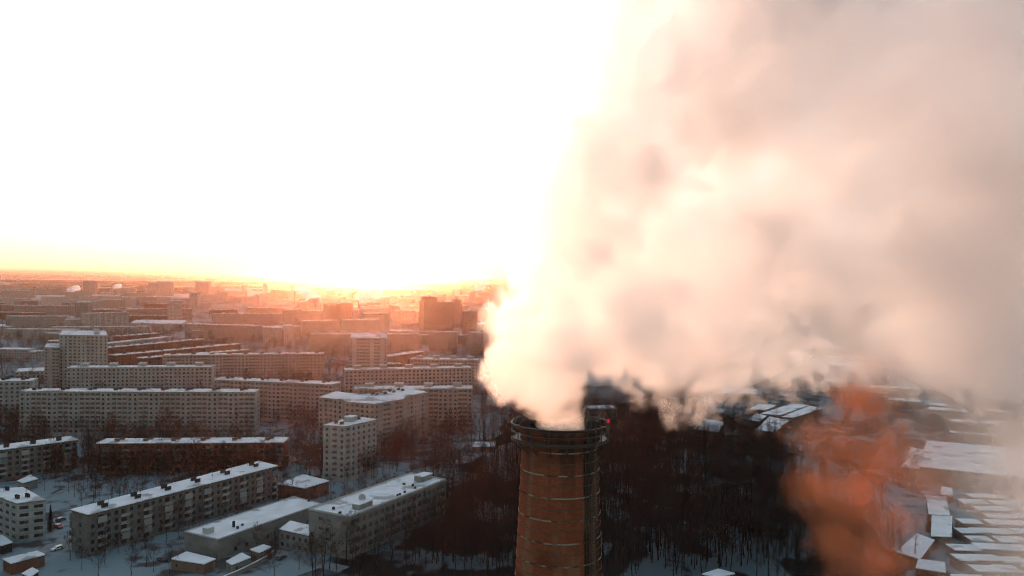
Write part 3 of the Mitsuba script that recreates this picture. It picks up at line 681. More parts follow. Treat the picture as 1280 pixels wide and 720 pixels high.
def ring(z, r, rt, flat_=0.0, n=72, s=6):
    """a hoop round the shaft; flat_ > 0 makes it a flat band of that height"""
    if flat_:
        return lathe([(r, -flat_ / 2), (r + rt, -flat_ / 2), (r + rt, flat_ / 2), (r, flat_ / 2)], n).apply_translation([CX, CY, z])
    b = np.linspace(0, 2 * np.pi, s + 1)
    return lathe([(r + rt * math.cos(t), rt * math.sin(t)) for t in b], n).apply_translation([CX, CY, z])


z = RIM - 1.62; k = 0
while z > 58:
    part(stack, 'steel_hoop', ring(z, shaft_r(z) - 0.01, 0.06, 0.10), 'hoop_frost')
    zz = z - 0.86
    part(stack, 'thin_hoop', ring(zz, shaft_r(zz) - 0.01, 0.035, 0.07), 'hoop_rust')
    z -= 1.74; k += 1
GZ = RIM - 1.0
gal = part(stack, 'gallery', ring(GZ, r0 + 0.20, 0.72, 0.07), 'steel_dark')
GR = r0 + 0.86
part(gal, 'top_rail', ring(GZ + 1.28, GR, 0.05), 'steel_dark', smooth=40)
part(gal, 'middle_rail', ring(GZ + 0.68, GR, 0.035), 'steel_dark', smooth=40)
part(gal, 'toe_board', ring(GZ + 0.13, GR, 0.012, 0.18), 'steel_dark')


def rod(p, q, r, s=6):
    return trimesh.creation.cylinder(r, segment=np.array([p, q], float), sections=s)


for i in range(16):
    t = 2 * math.pi * (i + 0.3) / 16; c_, s_ = math.cos(t), math.sin(t)
    part(gal, 'post', rod((CX + GR * c_, CY + GR * s_, GZ), (CX + GR * c_, CY + GR * s_, GZ + 1.28), 0.045), 'steel_dark')
    part(gal, 'bracket', trimesh.util.concatenate([rod((CX + (r0 + 0.05) * c_, CY + (r0 + 0.05) * s_, GZ - 0.9), (CX + (GR - 0.05) * c_, CY + (GR - 0.05) * s_, GZ - 0.06), 0.04)]), 'steel_dark')
# caged ladder on the right of the shaft
TL = math.radians(-52)
cl, sl = math.cos(TL), math.sin(TL)
tl = np.array([-sl, cl]); rl = np.array([cl, sl])


def LP(u, d, z):
    q = np.array([CX, CY]) + rl * (shaft_r(z) + d) + tl * u
    return (q[0], q[1], z)


lad = part(stack, 'ladder', trimesh.util.concatenate([rod(LP(u, 0.22, 58), LP(u, 0.22, RIM + 1.6), 0.035) for u in (-0.24, 0.24)]), 'steel_dark')
part(lad, 'rung', trimesh.util.concatenate([rod(LP(-0.24, 0.22, z), LP(0.24, 0.22, z), 0.016, 5) for z in np.arange(58.2, RIM + 1.4, 0.32)]), 'steel_dark', kind='stuff')
for z in np.arange(58.4, RIM + 1.2, 0.85):
    pts = [LP(0.38 * math.cos(b), 0.28 + 0.40 * (1 + math.sin(b) * 1.0), z) for b in np.linspace(-2.5, math.pi + 2.5 - 2.0 * 0.0, 11)][0:11]
    part(lad, 'cage_hoop', trimesh.util.concatenate([rod(p, q, 0.026, 5) for p, q in zip(pts[:-1], pts[1:])]), 'steel_dark')
part(lad, 'cage_bar', trimesh.util.concatenate([rod(LP(0.38 * math.cos(b), 0.28 + 0.40 * (1 + math.sin(b)), 58.4), LP(0.38 * math.cos(b), 0.28 + 0.40 * (1 + math.sin(b)), RIM + 1.2), 0.018, 5) for b in np.linspace(0, math.pi, 5)]), 'steel_dark', kind='stuff')
for i, (t, hh) in enumerate(((-0.22, 3.2), (-0.45, 2.3), (0.25, 2.6), (2.75, 2.0))):
    p = (CX + (GR + .05) * math.cos(t), CY + (GR + .05) * math.sin(t))
    ak = part(stack, 'lightning_rod', rod((*p, GZ), (*p, GZ + hh), 0.03), 'steel_dark')
lamp = thing('warning_lamp', 'small red warning lamp on the right of the chimney gallery', 'lamp')
p = np.array([CX + (GR + 0.02) * math.cos(-0.35), CY + (GR + 0.02) * math.sin(-0.35)])
part(lamp, 'housing', trimesh.creation.cylinder(0.16, 0.22, sections=16).apply_translation([p[0], p[1], GZ + 1.43]), 'steel_dark')
gl = trimesh.creation.capsule(0.16, 0.14, count=[12, 12]).apply_translation([p[0], p[1], GZ + 1.60])
scene[lamp + '__glass'] = mikit.ply(gl, {'type': 'diffuse', 'reflectance': {'type': 'rgb', 'value': [0.5, 0.02, 0.03]}}, smooth=True, emitter={'type': 'area', 'radiance': {'type': 'rgb', 'value': [0.055, 0.0012, 0.004]}})

# ------------------------------------------------------------------ trees


def tree_mesh(h, seed, limbs, per, twigs, spread=0.32, width=1.0, low=0.25):
    r = np.random.default_rng(seed)
    tv, tf = [], []

    def tubeseg(pts, rad, s):
        v, f = [], []
        pts = np.asarray(pts)
        for p, q in zip(pts, rad):
            for k in range(s):
                a = 2 * math.pi * k / s
                v.append((p[0] + q * math.cos(a), p[1] + q * math.sin(a), p[2]))
        for i in range(len(pts) - 1):
            for k in range(s):
                f.append((i * s + k, i * s + (k + 1) % s, (i + 1) * s + (k + 1) % s, (i + 1) * s + k))
        return np.array(v), np.array(f)
    n = 6
    pts = np.zeros((n, 3)); pts[:, 2] = np.linspace(0, h * 0.93, n); pts[1:, :2] = np.cumsum(r.normal(0, 0.012 * h, (n - 1, 2)), 0)
    rad = np.linspace(0.0115 * h * width, 0.002 * h, n)
    V, Fq = tubeseg(pts, rad, 6)
    tris = []

    def sliver(a, b, w):
        d = b - a; x = np.cross(d, r.normal(size=3)); x /= np.linalg.norm(x) + 1e-9
        tris.append((a - x * w / 2, a + x * w / 2, b))
    for i in range(limbs):
        t = low + (0.97 - low) * (i + r.random()) / limbs
        base = np.array([np.interp(t * h * 0.93, pts[:, 2], pts[:, k]) for k in range(3)])
        az = i * 2.4 + r.normal(0, 0.4); up = 0.45 + 0.9 * t
        L = h * spread * (1.05 - 0.75 * abs(t - 0.38)) * r.uniform(0.7, 1.1) * (1.0 if t < 0.8 else 0.75)
        d = np.array([math.cos(az), math.sin(az), up]); d /= np.linalg.norm(d)
        mid = base + d * L * 0.5; end = mid + (d + np.array([0, 0, 0.35])) / 1.15 * L * 0.5
        w = 0.0075 * h * (1.15 - t) * width + 0.02
        sliver(base, mid * 0.98 + end * 0.02, w); sliver(base, mid, w); sliver(mid, end, w * 0.7); sliver(mid, end, w * 0.7)
        for j in range(per):
            u = 0.25 + 0.75 * r.random()
            b0 = base + (mid - base) * min(1, u * 2) if u < 0.5 else mid + (end - mid) * (u * 2 - 1)
            dd = d + r.normal(0, 0.62, 3) + np.array([0, 0, 0.25]); dd /= np.linalg.norm(dd)
            b1 = b0 + dd * L * r.uniform(0.28, 0.5)
            sliver(b0, b1, w * 0.42)
            for q in range(twigs):
                s0 = b0 + (b1 - b0) * r.uniform(0.2, 1.0)
                td = dd + r.normal(0, 0.6, 3) + np.array([0, 0, 0.15])
                sliver(s0, s0 + td * L * r.uniform(0.12, 0.26), 0.075)
    tr = np.array(tris).reshape(-1, 3)
    return (V, Fq), (tr, np.arange(len(tr)).reshape(-1, 3))


def cat_mesh(parts):
    V, Fc, o = [], [], 0
    for v, f in parts:
        f = np.asarray(f)
        if f.shape[1] == 4:
            f = np.vstack([f[:, [0, 1, 2]], f[:, [0, 2, 3]]])
        V.append(v); Fc.append(f + o); o += len(v)
    return np.vstack(V), np.vstack(Fc)


def leafless(mesh, bsdf):
    """a crown of twigs, shaded as the rounded mass that it is"""
    v, f = mesh
    c = v.mean(0) * np.array([1, 1, 0.9])
    n = (v - c) * np.array([1, 1, 0.6]); n = n / (np.linalg.norm(n, axis=1, keepdims=True) + 1e-6) * 0.35 + np.array([0, 0, 1.0])
    n /= np.linalg.norm(n, axis=1, keepdims=True)
    return {'type': 'ply', 'filename': meshkit.write_ply(mesh, False, normals=n), 'face_normals': False, 'bsdf': {'type': 'ref', 'id': bsdf}}


KINDS = []
for k, (h, lb, pr, tw, sp_) in enumerate(((13, 11, 9, 8, 0.34), (16, 12, 9, 8, 0.28), (10, 10, 9, 8, 0.42), (18, 13, 8, 7, 0.22))):
    tk, cr = tree_mesh(h, 100 + k, lb, pr, tw, sp_)
    gk = f'tree_kind_{k}'
    scene[gk] = {'type': 'shapegroup', 'trunk': mikit.ply(tk, 'bark'), 'crown': leafless(cr, 'twig')}
    KINDS.append(gk)
WOODKINDS = []
for k in range(3):
    pt = []
    r2 = np.random.default_rng(50 + k)
    for j in range(18):
        tk, cr = tree_mesh(r2.uniform(13, 20), 300 + 20 * k + j, 9, 7, 4, 0.20, 1.25, 0.42)
        off = np.array([(j % 6) * 3.4 + r2.uniform(-2.0, 2.0) - 8, (j // 5) * 6.0 + r2.uniform(-2.6, 2.6) - 6, 0])
        for v, f in (tk, cr):
            pt.append((v + off, f))
    gk = f'wood_kind_{k}'
    scene[gk] = {'type': 'shapegroup', 'trees': leafless(cat_mesh(pt), 'twig')}
    WOODKINDS.append(gk)


def inst(key, gk, x, y, s, a, sz=None):
    scene[key] = {'type': 'instance', 'shapegroup': {'type': 'ref', 'id': gk}, 'to_world': T().translate([float(x), float(y), 0]).rotate([0, 0, 1], float(a)).scale([s, s, sz or s])}


BUILT = prepared.prep(unary_union([p.buffer(2.0) for p in FOOT] + [LineString(road_pts).buffer(6), Point(CX, CY).buffer(9)]))
FP = prepared.prep(FOREST)
placed = []


def free(x, y, gap):
    return all((x - a) ** 2 + (y - b) ** 2 > gap * gap for a, b in placed)


# single trees in the yards, nearest first, then the front of the wood
cnt = 0
tries = 0
while cnt < 150 and tries < 9000:
    tries += 1
    y = 262 + 150 * rng.random() ** 0.9; x = rng.uniform(-0.68 * y, -0.03 * y)
    p = Point(x, y)
    if BUILT.intersects(p) or FP.contains(p) or not free(x, y, 4.0) or meshkit.noise(np.array([x * 0.035, y * 0.035, 1.0])) < 0.40:
        continue
    placed.append((x, y)); cnt += 1
    by = min(SAID, key=lambda i: FOOT[i].distance(p)); lb = SAID[by]
    lb = 'bare dark tree beside the ' + lb if FOOT[by].distance(p) < 14 and len(lb.split()) <= 11 else 'bare dark tree standing in the open snow of the yards among the near blocks'
    k = thing('bare_tree', lb, 'tree', 'bare trees in the yards')
    inst(k, KINDS[int(rng.integers(0, 3))], x, y, rng.uniform(0.6, 1.0), rng.uniform(0, 360))
cnt = 0
while cnt < 150:
    y = 258 + 56 * rng.random(); x = rng.uniform(-70, 0.48 * y)
    p = Point(x, y)
    if BUILT.intersects(p) or not FP.contains(p) or not free(x, y, 3.0 if x < 90 else 4.5):
        continue
    placed.append((x, y)); cnt += 1
    k = thing('bare_tree', 'tall bare trunked tree at the near side of the dark wood', 'tree', 'bare trees at the front of the wood')
    inst(k, KINDS[int(rng.choice([1, 3, 3]))], x, y, rng.uniform(0.85, 1.1), rng.uniform(0, 360))
# the rest of the wood and the far yards' trees, as one mass
n = 0
for iy, y in enumerate(np.arange(290, 640, 17.0)):
    for x in np.arange(-60, 190, 17.5):
        xx, yy = x + rng.uniform(-4, 4) + (8 if iy % 2 else 0), y + rng.uniform(-3, 3)
        if FP.contains(Point(xx, yy)) and not BUILT.intersects(Point(xx, yy).buffer(5)):
            n += 1
            inst(f'forest__{n:03d}', WOODKINDS[n % 3], xx, yy, 1.0, float(rng.integers(0, 4) * 90), rng.uniform(0.85, 1.08))
labels['forest'] = {'kind': 'stuff', 'label': 'dark mass of bare wood behind the chimney', 'category': 'forest'}
n = 0
tries = 0
while n < 3100 and tries < 90000:
    tries += 1
    y = 395 + 1150 * rng.random() ** 1.9; x = rng.uniform(-0.70, 0.02) * y if rng.random() < 0.82 else rng.uniform(0.2, 0.7) * y
    p = Point(x, y)
    if BUILT.intersects(p) or FP.contains(p) or meshkit.noise(np.array([x * 0.02, y * 0.02, 4.0])) < 0.22 or (0.54 * y < x and y < 420):
        continue
    n += 1
    inst(f'town_trees__{n:03d}', KINDS[int(rng.integers(0, 4))], x, y, rng.uniform(0.8, 1.15), rng.uniform(0, 360))
labels['town_trees'] = {'kind': 'stuff', 'label': 'dark bare trees filling the yards between the farther blocks', 'category': 'trees'}


def spruce(name, label, x, y, h, seed):
    r = np.random.default_rng(seed)
    key = thing(name, label, 'tree')
    part(key, 'trunk', trimesh.creation.cylinder(0.14, h * 0.95, sections=8).apply_translation([x, y, h * 0.475]), 'bark')
    tr = []
    for i in range(900):
        t = r.random() ** 0.8; z = h * (0.06 + 0.94 * t); R = 0.20 * h * (1 - t) * r.uniform(0.7, 1.1) + 0.1
        a = r.uniform(0, 2 * math.pi); d = np.array([math.cos(a), math.sin(a), -0.35])
        q = np.array([x, y, z]); s0 = q + d * R * r.uniform(0.05, 0.6); s1 = q + d * R
        w = np.cross(d, [0, 0, 1]) * 0.13 * (1 + R * 0.3) + r.normal(0, 0.03, 3)
        tr.append((s0 - w, s0 + w, s1))
    tr = np.array(tr).reshape(-1, 3); part(key, 'crown', (tr, np.arange(len(tr)).reshape(-1, 3)), 'needles')


c = at(63, 664, 0); spruce('spruce_tree', 'dark narrow spruce beside the corner block at the left', c[0], c[1], 10.5, 1)
c = at(1160, 664, 0); spruce('spruce_tree', 'small dark spruce beside the blue white warehouse roof', c[0], c[1], 7.0, 2)

# ------------------------------------------------------------------ vehicles on the street


def vehicle(name, label, cat, x, y, ang, L, wd, h, paint, van=False):
    key = thing(name, label, cat)
    prof = [(-L / 2, 0.35), (L / 2, 0.35), (L / 2, h * 0.50), (L * 0.44, h * 0.56), (L * 0.27, h * 0.60), (L * 0.12, h * 0.97), (-L * 0.36 if not van else -L * 0.48, h), (-L * 0.47 if not van else -L * 0.49, h * 0.62), (-L / 2, h * 0.58)]

    def put(m):
        m.apply_transform(trimesh.transformations.rotation_matrix(ang, [0, 0, 1])); m.apply_translation([x, y, 0.02]); return m

    def ext(pr, w_):
        m = trimesh.creation.extrude_polygon(Polygon(pr), w_, engine='earcut'); m.apply_translation([0, 0, -w_ / 2]); m.apply_transform(trimesh.transformations.rotation_matrix(math.pi / 2, [1, 0, 0])); return m
    part(key, 'body', put(ext(prof, wd)), paint)
    gp = [(L * 0.235, h * 0.64), (L * 0.115, h * 0.90), (-L * 0.30, h * 0.92), (-L * 0.40, h * 0.64)]
    part(key, 'window', put(ext(gp, wd + 0.03)), 'window_glass')
    for sx in (-0.31, 0.31):
        for sy in (-1, 1):
            w = trimesh.creation.cylinder(0.33, 0.22, sections=16); w.apply_transform(trimesh.transformations.rotation_matrix(math.pi / 2, [1, 0, 0])); w.apply_translation([L * sx, sy * (wd / 2 - 0.08), 0.33])
            part(key, 'wheel', put(w), 'tar')


sa = math.atan2(road_pts[3][1] - road_pts[2][1], road_pts[3][0] - road_pts[2][0])
c = at(573, 581, 0); vehicle('parked_van', 'white van parked on the street at the wood edge', 'van', c[0], c[1], sa + 0.15, 5.4, 2.0, 2.3, 'car_paint_0', True)
for i, (px, py, lb, pt) in enumerate(((587, 570, 'dark car ahead of the white van on the street', 1), (545, 586, 'red car behind the white van on the street', 2), (512, 590, 'grey car below the stepped block', 3), (490, 604, 'pale car nearest the school on the street', 0),
                                      (76, 651, 'dark car parked beside the narrow spruce', 1), (68, 598, 'dark car in the snowy yard behind the corner block', 1))):
    c = at(px, py, 0); vehicle('parked_car', lb, 'car', c[0], c[1], sa + 0.1 * i, 4.3, 1.75, 1.45, f'car_paint_{pt}')

spots = []
tries = 0
while len(spots) < 34 and tries < 4000:
    tries += 1
    y = rng.uniform(275, 520); x = rng.uniform(-0.64 * y, -0.10 * y)
    p = Point(x, y)
    dmin = min(q.distance(p) for q in FOOT)
    if 4.0 < dmin < 9.0 and not FP.contains(p) and all((x - a) ** 2 + (y - b) ** 2 > 36 for a, b in spots + placed):
        spots.append((x, y))
        near_ = min(FOOT, key=lambda q: q.distance(p)); c4 = list(near_.exterior.coords); le = max(range(len(c4) - 1), key=lambda i: np.hypot(*np.subtract(c4[i + 1], c4[i])))
        a_ = math.atan2(*np.subtract(c4[le + 1], c4[le])[::-1])
        kk = int(rng.integers(0, 4))
        key = f"{('pale', 'dark', 'red', 'grey')[kk]} car parked in the yards close to a block"
        vehicle('parked_car', key, 'car', x, y, a_ + rng.normal(0, 0.06), 4.3, 1.75, 1.45, f'car_paint_{kk}')
        lk = [k for k in labels if k.startswith('parked_car')][-1]
        labels[lk]['group'] = ('pale', 'dark', 'red', 'grey')[kk] + ' cars parked in the yards'
rl = LineString(road_pts).offset_curve(5.6)
for u in np.arange(8, rl.length, 27):
    p = rl.interpolate(u)
    if BUILT.intersects(p) and any(q.contains(p) for q in FOOT):
        continue
    k = thing('street_lamp', 'thin grey lamp post along the slushy street by the wood', 'lamp', 'street lamps along the slushy street')
    part(k, 'pole', trimesh.util.concatenate([rod((p.x, p.y, 0), (p.x, p.y, 8.6), 0.08), rod((p.x, p.y, 8.55), (p.x + 0.5, p.y - 1.5, 9.0), 0.045)]), 'steel_dark')
    part(k, 'head', trimesh.creation.box((0.3, 0.75, 0.16)).apply_translation([p.x + 0.55, p.y - 1.75, 9.0]), 'trim_dark')

# ------------------------------------------------------------------ steam and smoke
class SmokeBox:
    """a grid of smoke density, filled with puffs whose surfaces noise makes bulge"""
    def __init__(self, lo, hi, cell, seed):
        self.c, self.lo = cell, np.array(lo, float)
        self.n = [int(math.ceil((hi[k] - lo[k]) / cell)) for k in range(3)]
        self.hi = self.lo + np.array(self.n) * cell
        self.g = [self.lo[k] + cell * (np.arange(self.n[k]) + 0.5) for k in range(3)]
        self.low, self.mid = self.field(seed, 0.015, 0.10, 3.2), self.field(seed + 1, 0.07, 1.2, 3.6)
        self.puffy = np.abs(self.mid)                                # rounded bulges with creases between them
        self.dens = np.zeros(self.n[::-1], np.float32)

    def field(self, seed, lo_f, hi_f, slope):
        """fractal noise of unit variance made from its spectrum; frequencies in cycles per metre"""
        m = tuple(sfft.next_fast_len(k, True) for k in self.n[::-1])
        w = np.random.default_rng(seed).standard_normal(m, dtype=np.float32)
        fz, fy, fx = sfft.fftfreq(m[0], self.c), sfft.fftfreq(m[1], self.c), sfft.rfftfreq(m[2], self.c)
        k = np.sqrt(fz[:, None, None] ** 2 + fy[None, :, None] ** 2 + fx[None, None, :] ** 2).astype(np.float32)
        amp = np.where((k > lo_f) & (k < hi_f), np.maximum(k, 1e-4) ** (-slope / 2), 0).astype(np.float32)
        v = sfft.irfftn(sfft.rfftn(w, workers=4) * amp, m, workers=4)[:self.n[2], :self.n[1], :self.n[0]]
        return (v / v.std()).astype(np.float32)

    def puff(self, x, y, z, r, d=1.0, soft=1.2, bulge=1.0, low=0.6):
        R = r + soft + 2.2 * (bulge + low)
        sl = tuple(slice(max(0, int((c - R - self.lo[k]) / self.c)), max(0, int((c + R - self.lo[k]) / self.c) + 1)) for k, c in ((2, z), (1, y), (0, x)))
        if self.dens[sl].size == 0:
            return
        dist = np.sqrt((self.g[2][sl[0]] - z)[:, None, None] ** 2 + (self.g[1][sl[1]] - y)[None, :, None] ** 2 + (self.g[0][sl[2]] - x)[None, None, :] ** 2)
        v = (r - dist + bulge * (self.puffy[sl] - 0.7) * 1.3 + low * self.low[sl]) / soft
        self.dens[sl] = np.maximum(self.dens[sl], d * np.clip(v, 0, 1))

    def finish(self, fade):
        for k in range(3):
            f = np.clip((self.g[k] - self.lo[k]) / fade, 0, 1) * np.clip((self.hi[k] - self.g[k]) / fade, 0, 1)
            self.dens *= f.reshape([-1 if 2 - a == k else 1 for a in range(3)]).astype(np.float32)
        self.dens *= np.clip(1.0 + 0.26 * self.mid + 0.26 * self.low, 0.25, 1.5)

    def build(self, key, medium, albedo, g, scale, outline):
        box_ = T().translate(self.lo.tolist()).scale((self.hi - self.lo).tolist())
        scene[medium] = {'type': 'heterogeneous', 'sigma_t': {'type': 'gridvolume', 'grid': mi.VolumeGrid(self.dens[..., None]), 'to_world': box_, 'filter_type': 'trilinear'},
                         'albedo': {'type': 'rgb', 'value': list(albedo)}, 'scale': scale, 'phase': {'type': 'hg', 'g': g}}
        m = trimesh.creation.extrude_polygon(Polygon(outline), self.hi[1] - self.lo[1], engine='earcut')
        m.vertices = np.column_stack([m.vertices[:, 0], self.hi[1] - m.vertices[:, 2], m.vertices[:, 1]])
        scene[key] = {**mikit.ply(m, {'type': 'null'}), 'interior': {'type': 'ref', 'id': medium}, 'exterior': {'type': 'ref', 'id': 'haze_air'}}


plume = SmokeBox((-9.0, 53.0, 64.0), (78.0, 102.0, 146.0), 0.36, 11)
# (x, y, z, radius): the column out of the flue, first spilling over the left of the rim, then rising and drifting to the right
srng = np.random.default_rng(5)


def cauliflower(x, y, z, r, n, d, soft, bulge, low):
    """a puff with smaller puffs all over it"""
    plume.puff(x, y, z, r, d, soft, bulge, low)
    for _ in range(n):
        v = srng.normal(size=3); v /= np.linalg.norm(v); q = r * srng.uniform(0.22, 0.42)
        plume.puff(*(np.array([x, y, z]) + v * (r - 0.25 * q)), q, d, soft * 0.6, bulge * 0.5, low * 0.5)


for s in ((4.0, 65, 86.5, 2.0), (4.0, 65, 87.6, 2.3), (3.6, 65.2, 89.0, 2.0)):
    plume.puff(*s, d=0.55, soft=0.7, bulge=0.4, low=0.15)
for s in ((1.6, 65.6, 90.7, 1.7), (2.6, 65.4, 91.2, 2.5), (-0.5, 66.2, 91.2, 1.6), (-1.4, 66.4, 92.2, 1.3), (-0.9, 66.3, 93.6, 1.2), (0.4, 66, 93.4, 2.4), (3.4, 66, 93.6, 3.4)):
    cauliflower(*s, n=12, d=0.6, soft=0.45, bulge=0.35, low=0.15)
for s in ((1.0, 66.4, 96.0, 3.1), (4.4, 66.5, 97.0, 4.5), (2.6, 67, 100.3, 3.3), (6.0, 67.5, 101.5, 5.2), (4.0, 68, 105.3, 3.4), (8.5, 66.5, 96.5, 5.0), (9.5, 69.5, 108.5, 5.4), (5.0, 68.5, 109.0, 2.4), (3.2, 67.6, 106.8, 2.7), (8.6, 69.5, 114.0, 4.2), (10.8, 70, 119.5, 4.6), (12, 70.5, 125, 5.0)):
    cauliflower(*s, n=14, d=0.30, soft=0.8, bulge=0.6, low=0.35)
for s in ((12.5, 69, 100.5, 7.6), (14.5, 70, 111.5, 8.0), (13.5, 68, 95.5, 5.0), (17.5, 71, 120.5, 9.0), (20.0, 71, 103.0, 9.5), (19.5, 70, 97.0, 6.2), (23.5, 73, 114.0, 11.0), (22.0, 74, 128.0, 11.0)):
    plume.puff(*s, d=0.25, soft=2.0, bulge=2.0, low=1.2)
for s in ((29, 73, 103.0, 9.5), (27.5, 72, 98.0, 6.5), (34, 75, 114.0, 13.0), (33, 77, 129.0, 13.0), (38, 74, 103.0, 10.5), (36.5, 73, 97.5, 6.5), (46, 75, 112.0, 14.0), (47, 77, 127.0, 15.0), (48, 73, 100.5, 9.0), (58, 74, 108.0, 14.0), (60, 76, 124.0, 15.0), (57, 72, 98.0, 7.0),
          (70, 74, 112.0, 14.0), (68, 72, 100.0, 8.0), (40, 78, 119, 15), (27, 78, 120, 13), (54, 79, 115, 16), (30, 76, 106, 11), (44, 77, 103, 12), (24, 73, 98, 7), (31, 74, 97, 6.5), (42, 74, 97, 7), (50, 74, 96, 7)):
    plume.puff(*s, d=0.27, soft=3.0, bulge=2.0, low=1.0)
for s in ((25.5, 71, 96.5, 6.5), (31, 72, 96.0, 6.0), (36, 72, 95.5, 6.0), (40, 71, 95.5, 6.5), (47, 71, 95.5, 7.0), (30, 72, 101, 8)):
    plume.puff(*s, d=0.22, soft=2.0, bulge=1.4, low=0.6)
# the thin veil sinking out of it at the right, and shreds low behind the flue
for s in ((36.5, 64, 90.0, 6.0, 0.06), (40.5, 63, 84.0, 7.0, 0.085), (39.5, 62, 77.0, 5.5, 0.085), (46, 63, 86, 9, 0.10), (49, 62, 77, 7.5, 0.10), (32.5, 64, 92.5, 4.5, 0.045), (57, 64, 86, 9, 0.05), (66, 66, 90, 8, 0.04)):
    plume.puff(*s[:4], d=s[4], soft=3.0, bulge=1.2, low=1.2)
plume.finish(6.0)
plume.build('smoke', 'smoke_air', (0.998, 0.998, 0.998), 0.80, 0.95, [(-9, 87.2), (0.5, 84), (7, 84), (9, 86.5), (31, 86.5), (31, 64), (77.9, 64), (77.9, 145.9), (-9, 145.9)])
labels['smoke'] = {'kind': 'stuff', 'label': 'great backlit plume of steam and smoke drifting right from the brick chimney', 'category': 'smoke'}


def skin(vol, step, level):
    """the closed surface where a coarse density passes the level (surface nets)"""
    f = vol
    inside = f > level
    c = [inside[dz:f.shape[0] - 1 + dz, dy:f.shape[1] - 1 + dy, dx:f.shape[2] - 1 + dx] for dz, dy, dx in np.ndindex(2, 2, 2)]
    tot = sum(x.astype(int) for x in c)
    cells = (tot > 0) & (tot < 8)
    idn = np.full(cells.shape, -1); idn[cells] = np.arange(cells.sum())
    acc, cnt_ = np.zeros(cells.shape + (3,)), np.zeros(cells.shape)
    off = list(np.ndindex(2, 2, 2))
    for a in range(8):
        for b in range(a + 1, 8):
            if sum(abs(np.subtract(off[a], off[b]))) != 1:
                continue
            va, vb = [f[o[0]:f.shape[0] - 1 + o[0], o[1]:f.shape[1] - 1 + o[1], o[2]:f.shape[2] - 1 + o[2]] for o in (off[a], off[b])]
            x = (va > level) != (vb > level)
            t = np.where(x, (level - va) / np.where(x, vb - va, 1), 0)
            acc += x[..., None] * (np.array(off[a]) + t[..., None] * np.subtract(off[b], off[a])); cnt_ += x
    v = (np.argwhere(cells) + acc[cells] / cnt_[cells][:, None])[:, ::-1]
    quads = []
    for ax in range(3):
        o1, o2 = [a for a in range(3) if a != ax]
        sh = [slice(1, -1)] * 3; sh[ax] = slice(0, -1); s2 = [slice(1, -1)] * 3; s2[ax] = slice(1, None)
        for p in np.argwhere(inside[tuple(sh)] != inside[tuple(s2)]):
            q = p + 1; q[ax] -= 1
            e1, e2 = np.eye(3, dtype=int)[o1], np.eye(3, dtype=int)[o2]
            k = [idn[tuple(q - e1 - e2)], idn[tuple(q - e2)], idn[tuple(q)], idn[tuple(q - e1)]]
            quads.append(k if inside[tuple(q)] == (ax != 1) else k[::-1])
    return v, np.array(quads)


# added near-invisible surface in the dense part that stops the denoiser's guide rays
K = 4
vol = ndimage.gaussian_filter(plume.dens, 3.0 / plume.c)[K // 2::K, K // 2::K, K // 2::K]
sv, sq = skin(np.pad(vol, 1), plume.c * K, 0.085)
sv = plume.lo + plume.c * (K // 2 + 0.5) + (sv - 1) * plume.c * K
sm = trimesh.Trimesh(sv, np.vstack([sq[:, [0, 1, 2]], sq[:, [0, 2, 3]]]), process=False)
trimesh.smoothing.filter_taubin(sm, iterations=30)
mat('guide_skin_white', (0.8, 0.8, 0.8))
scene['smoke__guide_skin'] = mikit.ply(sm, {'type': 'mask', 'opacity': 0.0005, 'bsdf': {'type': 'ref', 'id': 'guide_skin_white'}}, smooth=True, interior={'type': 'ref', 'id': 'smoke_air'}, exterior={'type': 'ref', 'id': 'smoke_air'})
labels['smoke__guide_skin'] = {'kind': 'stuff'}


# the brown tinted rags of smoke that hang nearer to us, lower right of the chimney
rag = SmokeBox((13.0, 40.0, 70.0), (33.0, 52.9, 98.0), 0.30, 31)
for s in ((21.0, 47, 92.6, 2.9), (19.6, 47, 90.4, 3.0), (22.4, 46.8, 89.6, 3.3), (20.4, 46.6, 87.4, 3.2), (22.4, 46.4, 86.2, 3.0), (21.0, 46.2, 84.0, 2.9), (22.4, 46, 81.6, 2.7), (22.6, 45.6, 78.6, 2.4), (22.9, 45.4, 75.6, 2.2), (25.4, 46.6, 87.2, 1.8), (24.0, 46.6, 88.2, 2.8), (19.2, 46.5, 85.0, 2.5), (23.8, 46.2, 84.4, 2.4), (20.8, 45.8, 79.4, 2.4), (21.2, 46.8, 94.4, 2.0), (18.2, 46.6, 88.0, 2.6), (24.6, 46.6, 90.4, 2.4), (19.2, 46.2, 82.4, 2.0), (24.2, 46.0, 80.4, 1.8), (17.6, 46.6, 91.0, 2.0)):
    rag.puff(*s, d=0.26, soft=3.0, bulge=0.5, low=0.3)
rag.finish(3.0)
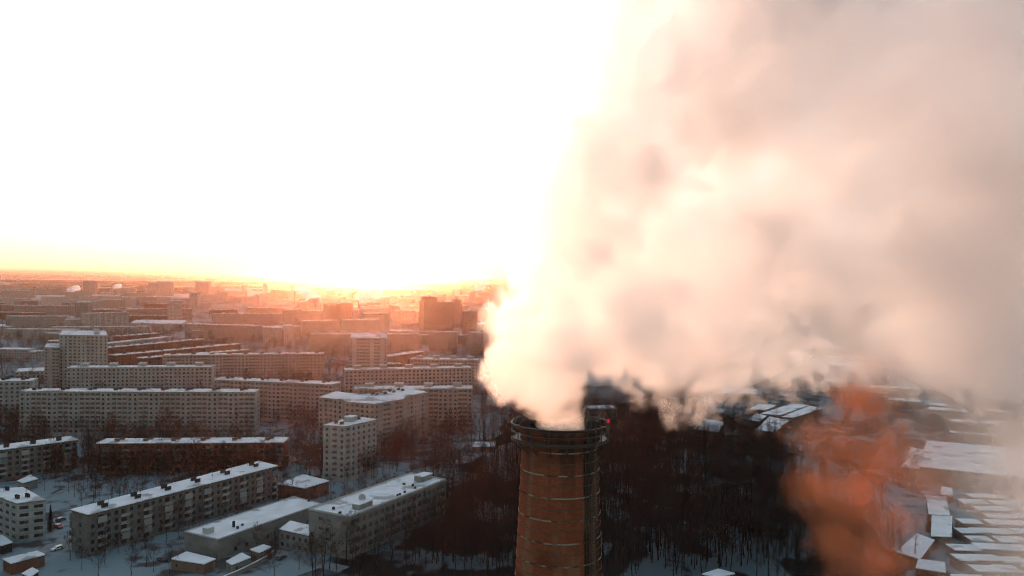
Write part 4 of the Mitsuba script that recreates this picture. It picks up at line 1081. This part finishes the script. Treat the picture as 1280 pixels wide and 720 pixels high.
rag.build('sun_tinted_smoke', 'sun_tinted_smoke_air', (0.955, 0.46, 0.27), 0.80, 1.75, [(13, 70), (33, 70), (33, 98), (13, 98)])  # plume shade and the low sun's orange are put into this smoke's albedo
labels['sun_tinted_smoke'] = {'kind': 'stuff', 'label': 'thin smoke rag under the plume at the right, shade and orange sun in its colour', 'category': 'smoke'}
# far steam puffs over the town, each from its own small stack
scene['steam_air'] = {'type': 'homogeneous', 'albedo': 0.99, 'sigma_t': 0.12, 'phase': {'type': 'hg', 'g': 0.6}}
for i, (px, py, d, sz, lb) in enumerate(((389, 370, 2000, 18, 'bright leaning steam puff left of the sun glow'), (462, 369, 2000, 22, 'bright steam puff right under the sun glow'), (92, 361, 3600, 20, 'bright steam puff on the left skyline'), (147, 358, 3700, 14, 'small steam puff right of the pale skyline tower'), (600, 359, 3400, 16, 'small steam puff beside the smoke edge'), (372, 361, 2700, 8, 'tiny steam puff up left of the leaning one'))):
    c = at_range(px, py, d)
    m = trimesh.creation.icosphere(3)
    v = m.vertices * np.array([1.5, 1.0, 0.75])
    v = v + np.stack([0.5 * v[:, 0] * 0, v[:, 1] * 0, -0.35 * v[:, 0] * (1 if i in (0,) else -0.6)], 1)
    v = v * (0.62 + 0.75 * meshkit.fbm(v * 2.0 + i * 7, 3))[:, None]
    mm = trimesh.Trimesh(v * sz + c, m.faces, process=False)
    key = thing('steam_puff', lb, 'steam', kind='stuff')
    scene[key] = mikit.ply(mm, {'type': 'null'}, smooth=False, interior={'type': 'ref', 'id': 'steam_air'}, exterior={'type': 'ref', 'id': 'haze_air'})
    sx = c[0] + (1.3 * sz if i == 0 else -1.2 * sz); z1 = c[2] - (0.9 * sz if i == 0 else 0.55 * sz)
    if z1 > 8:
        k2 = thing('far_stack', 'thin stack under the ' + lb.replace('bright ', '').replace('small ', ''), 'chimney')
        scene[k2] = mikit.ply(lathe([(2.6, 0), (1.6, z1), (1.2, z1), (1.2, z1 - 2)], 14).apply_translation([sx, c[1], 0]), 'brick_red')
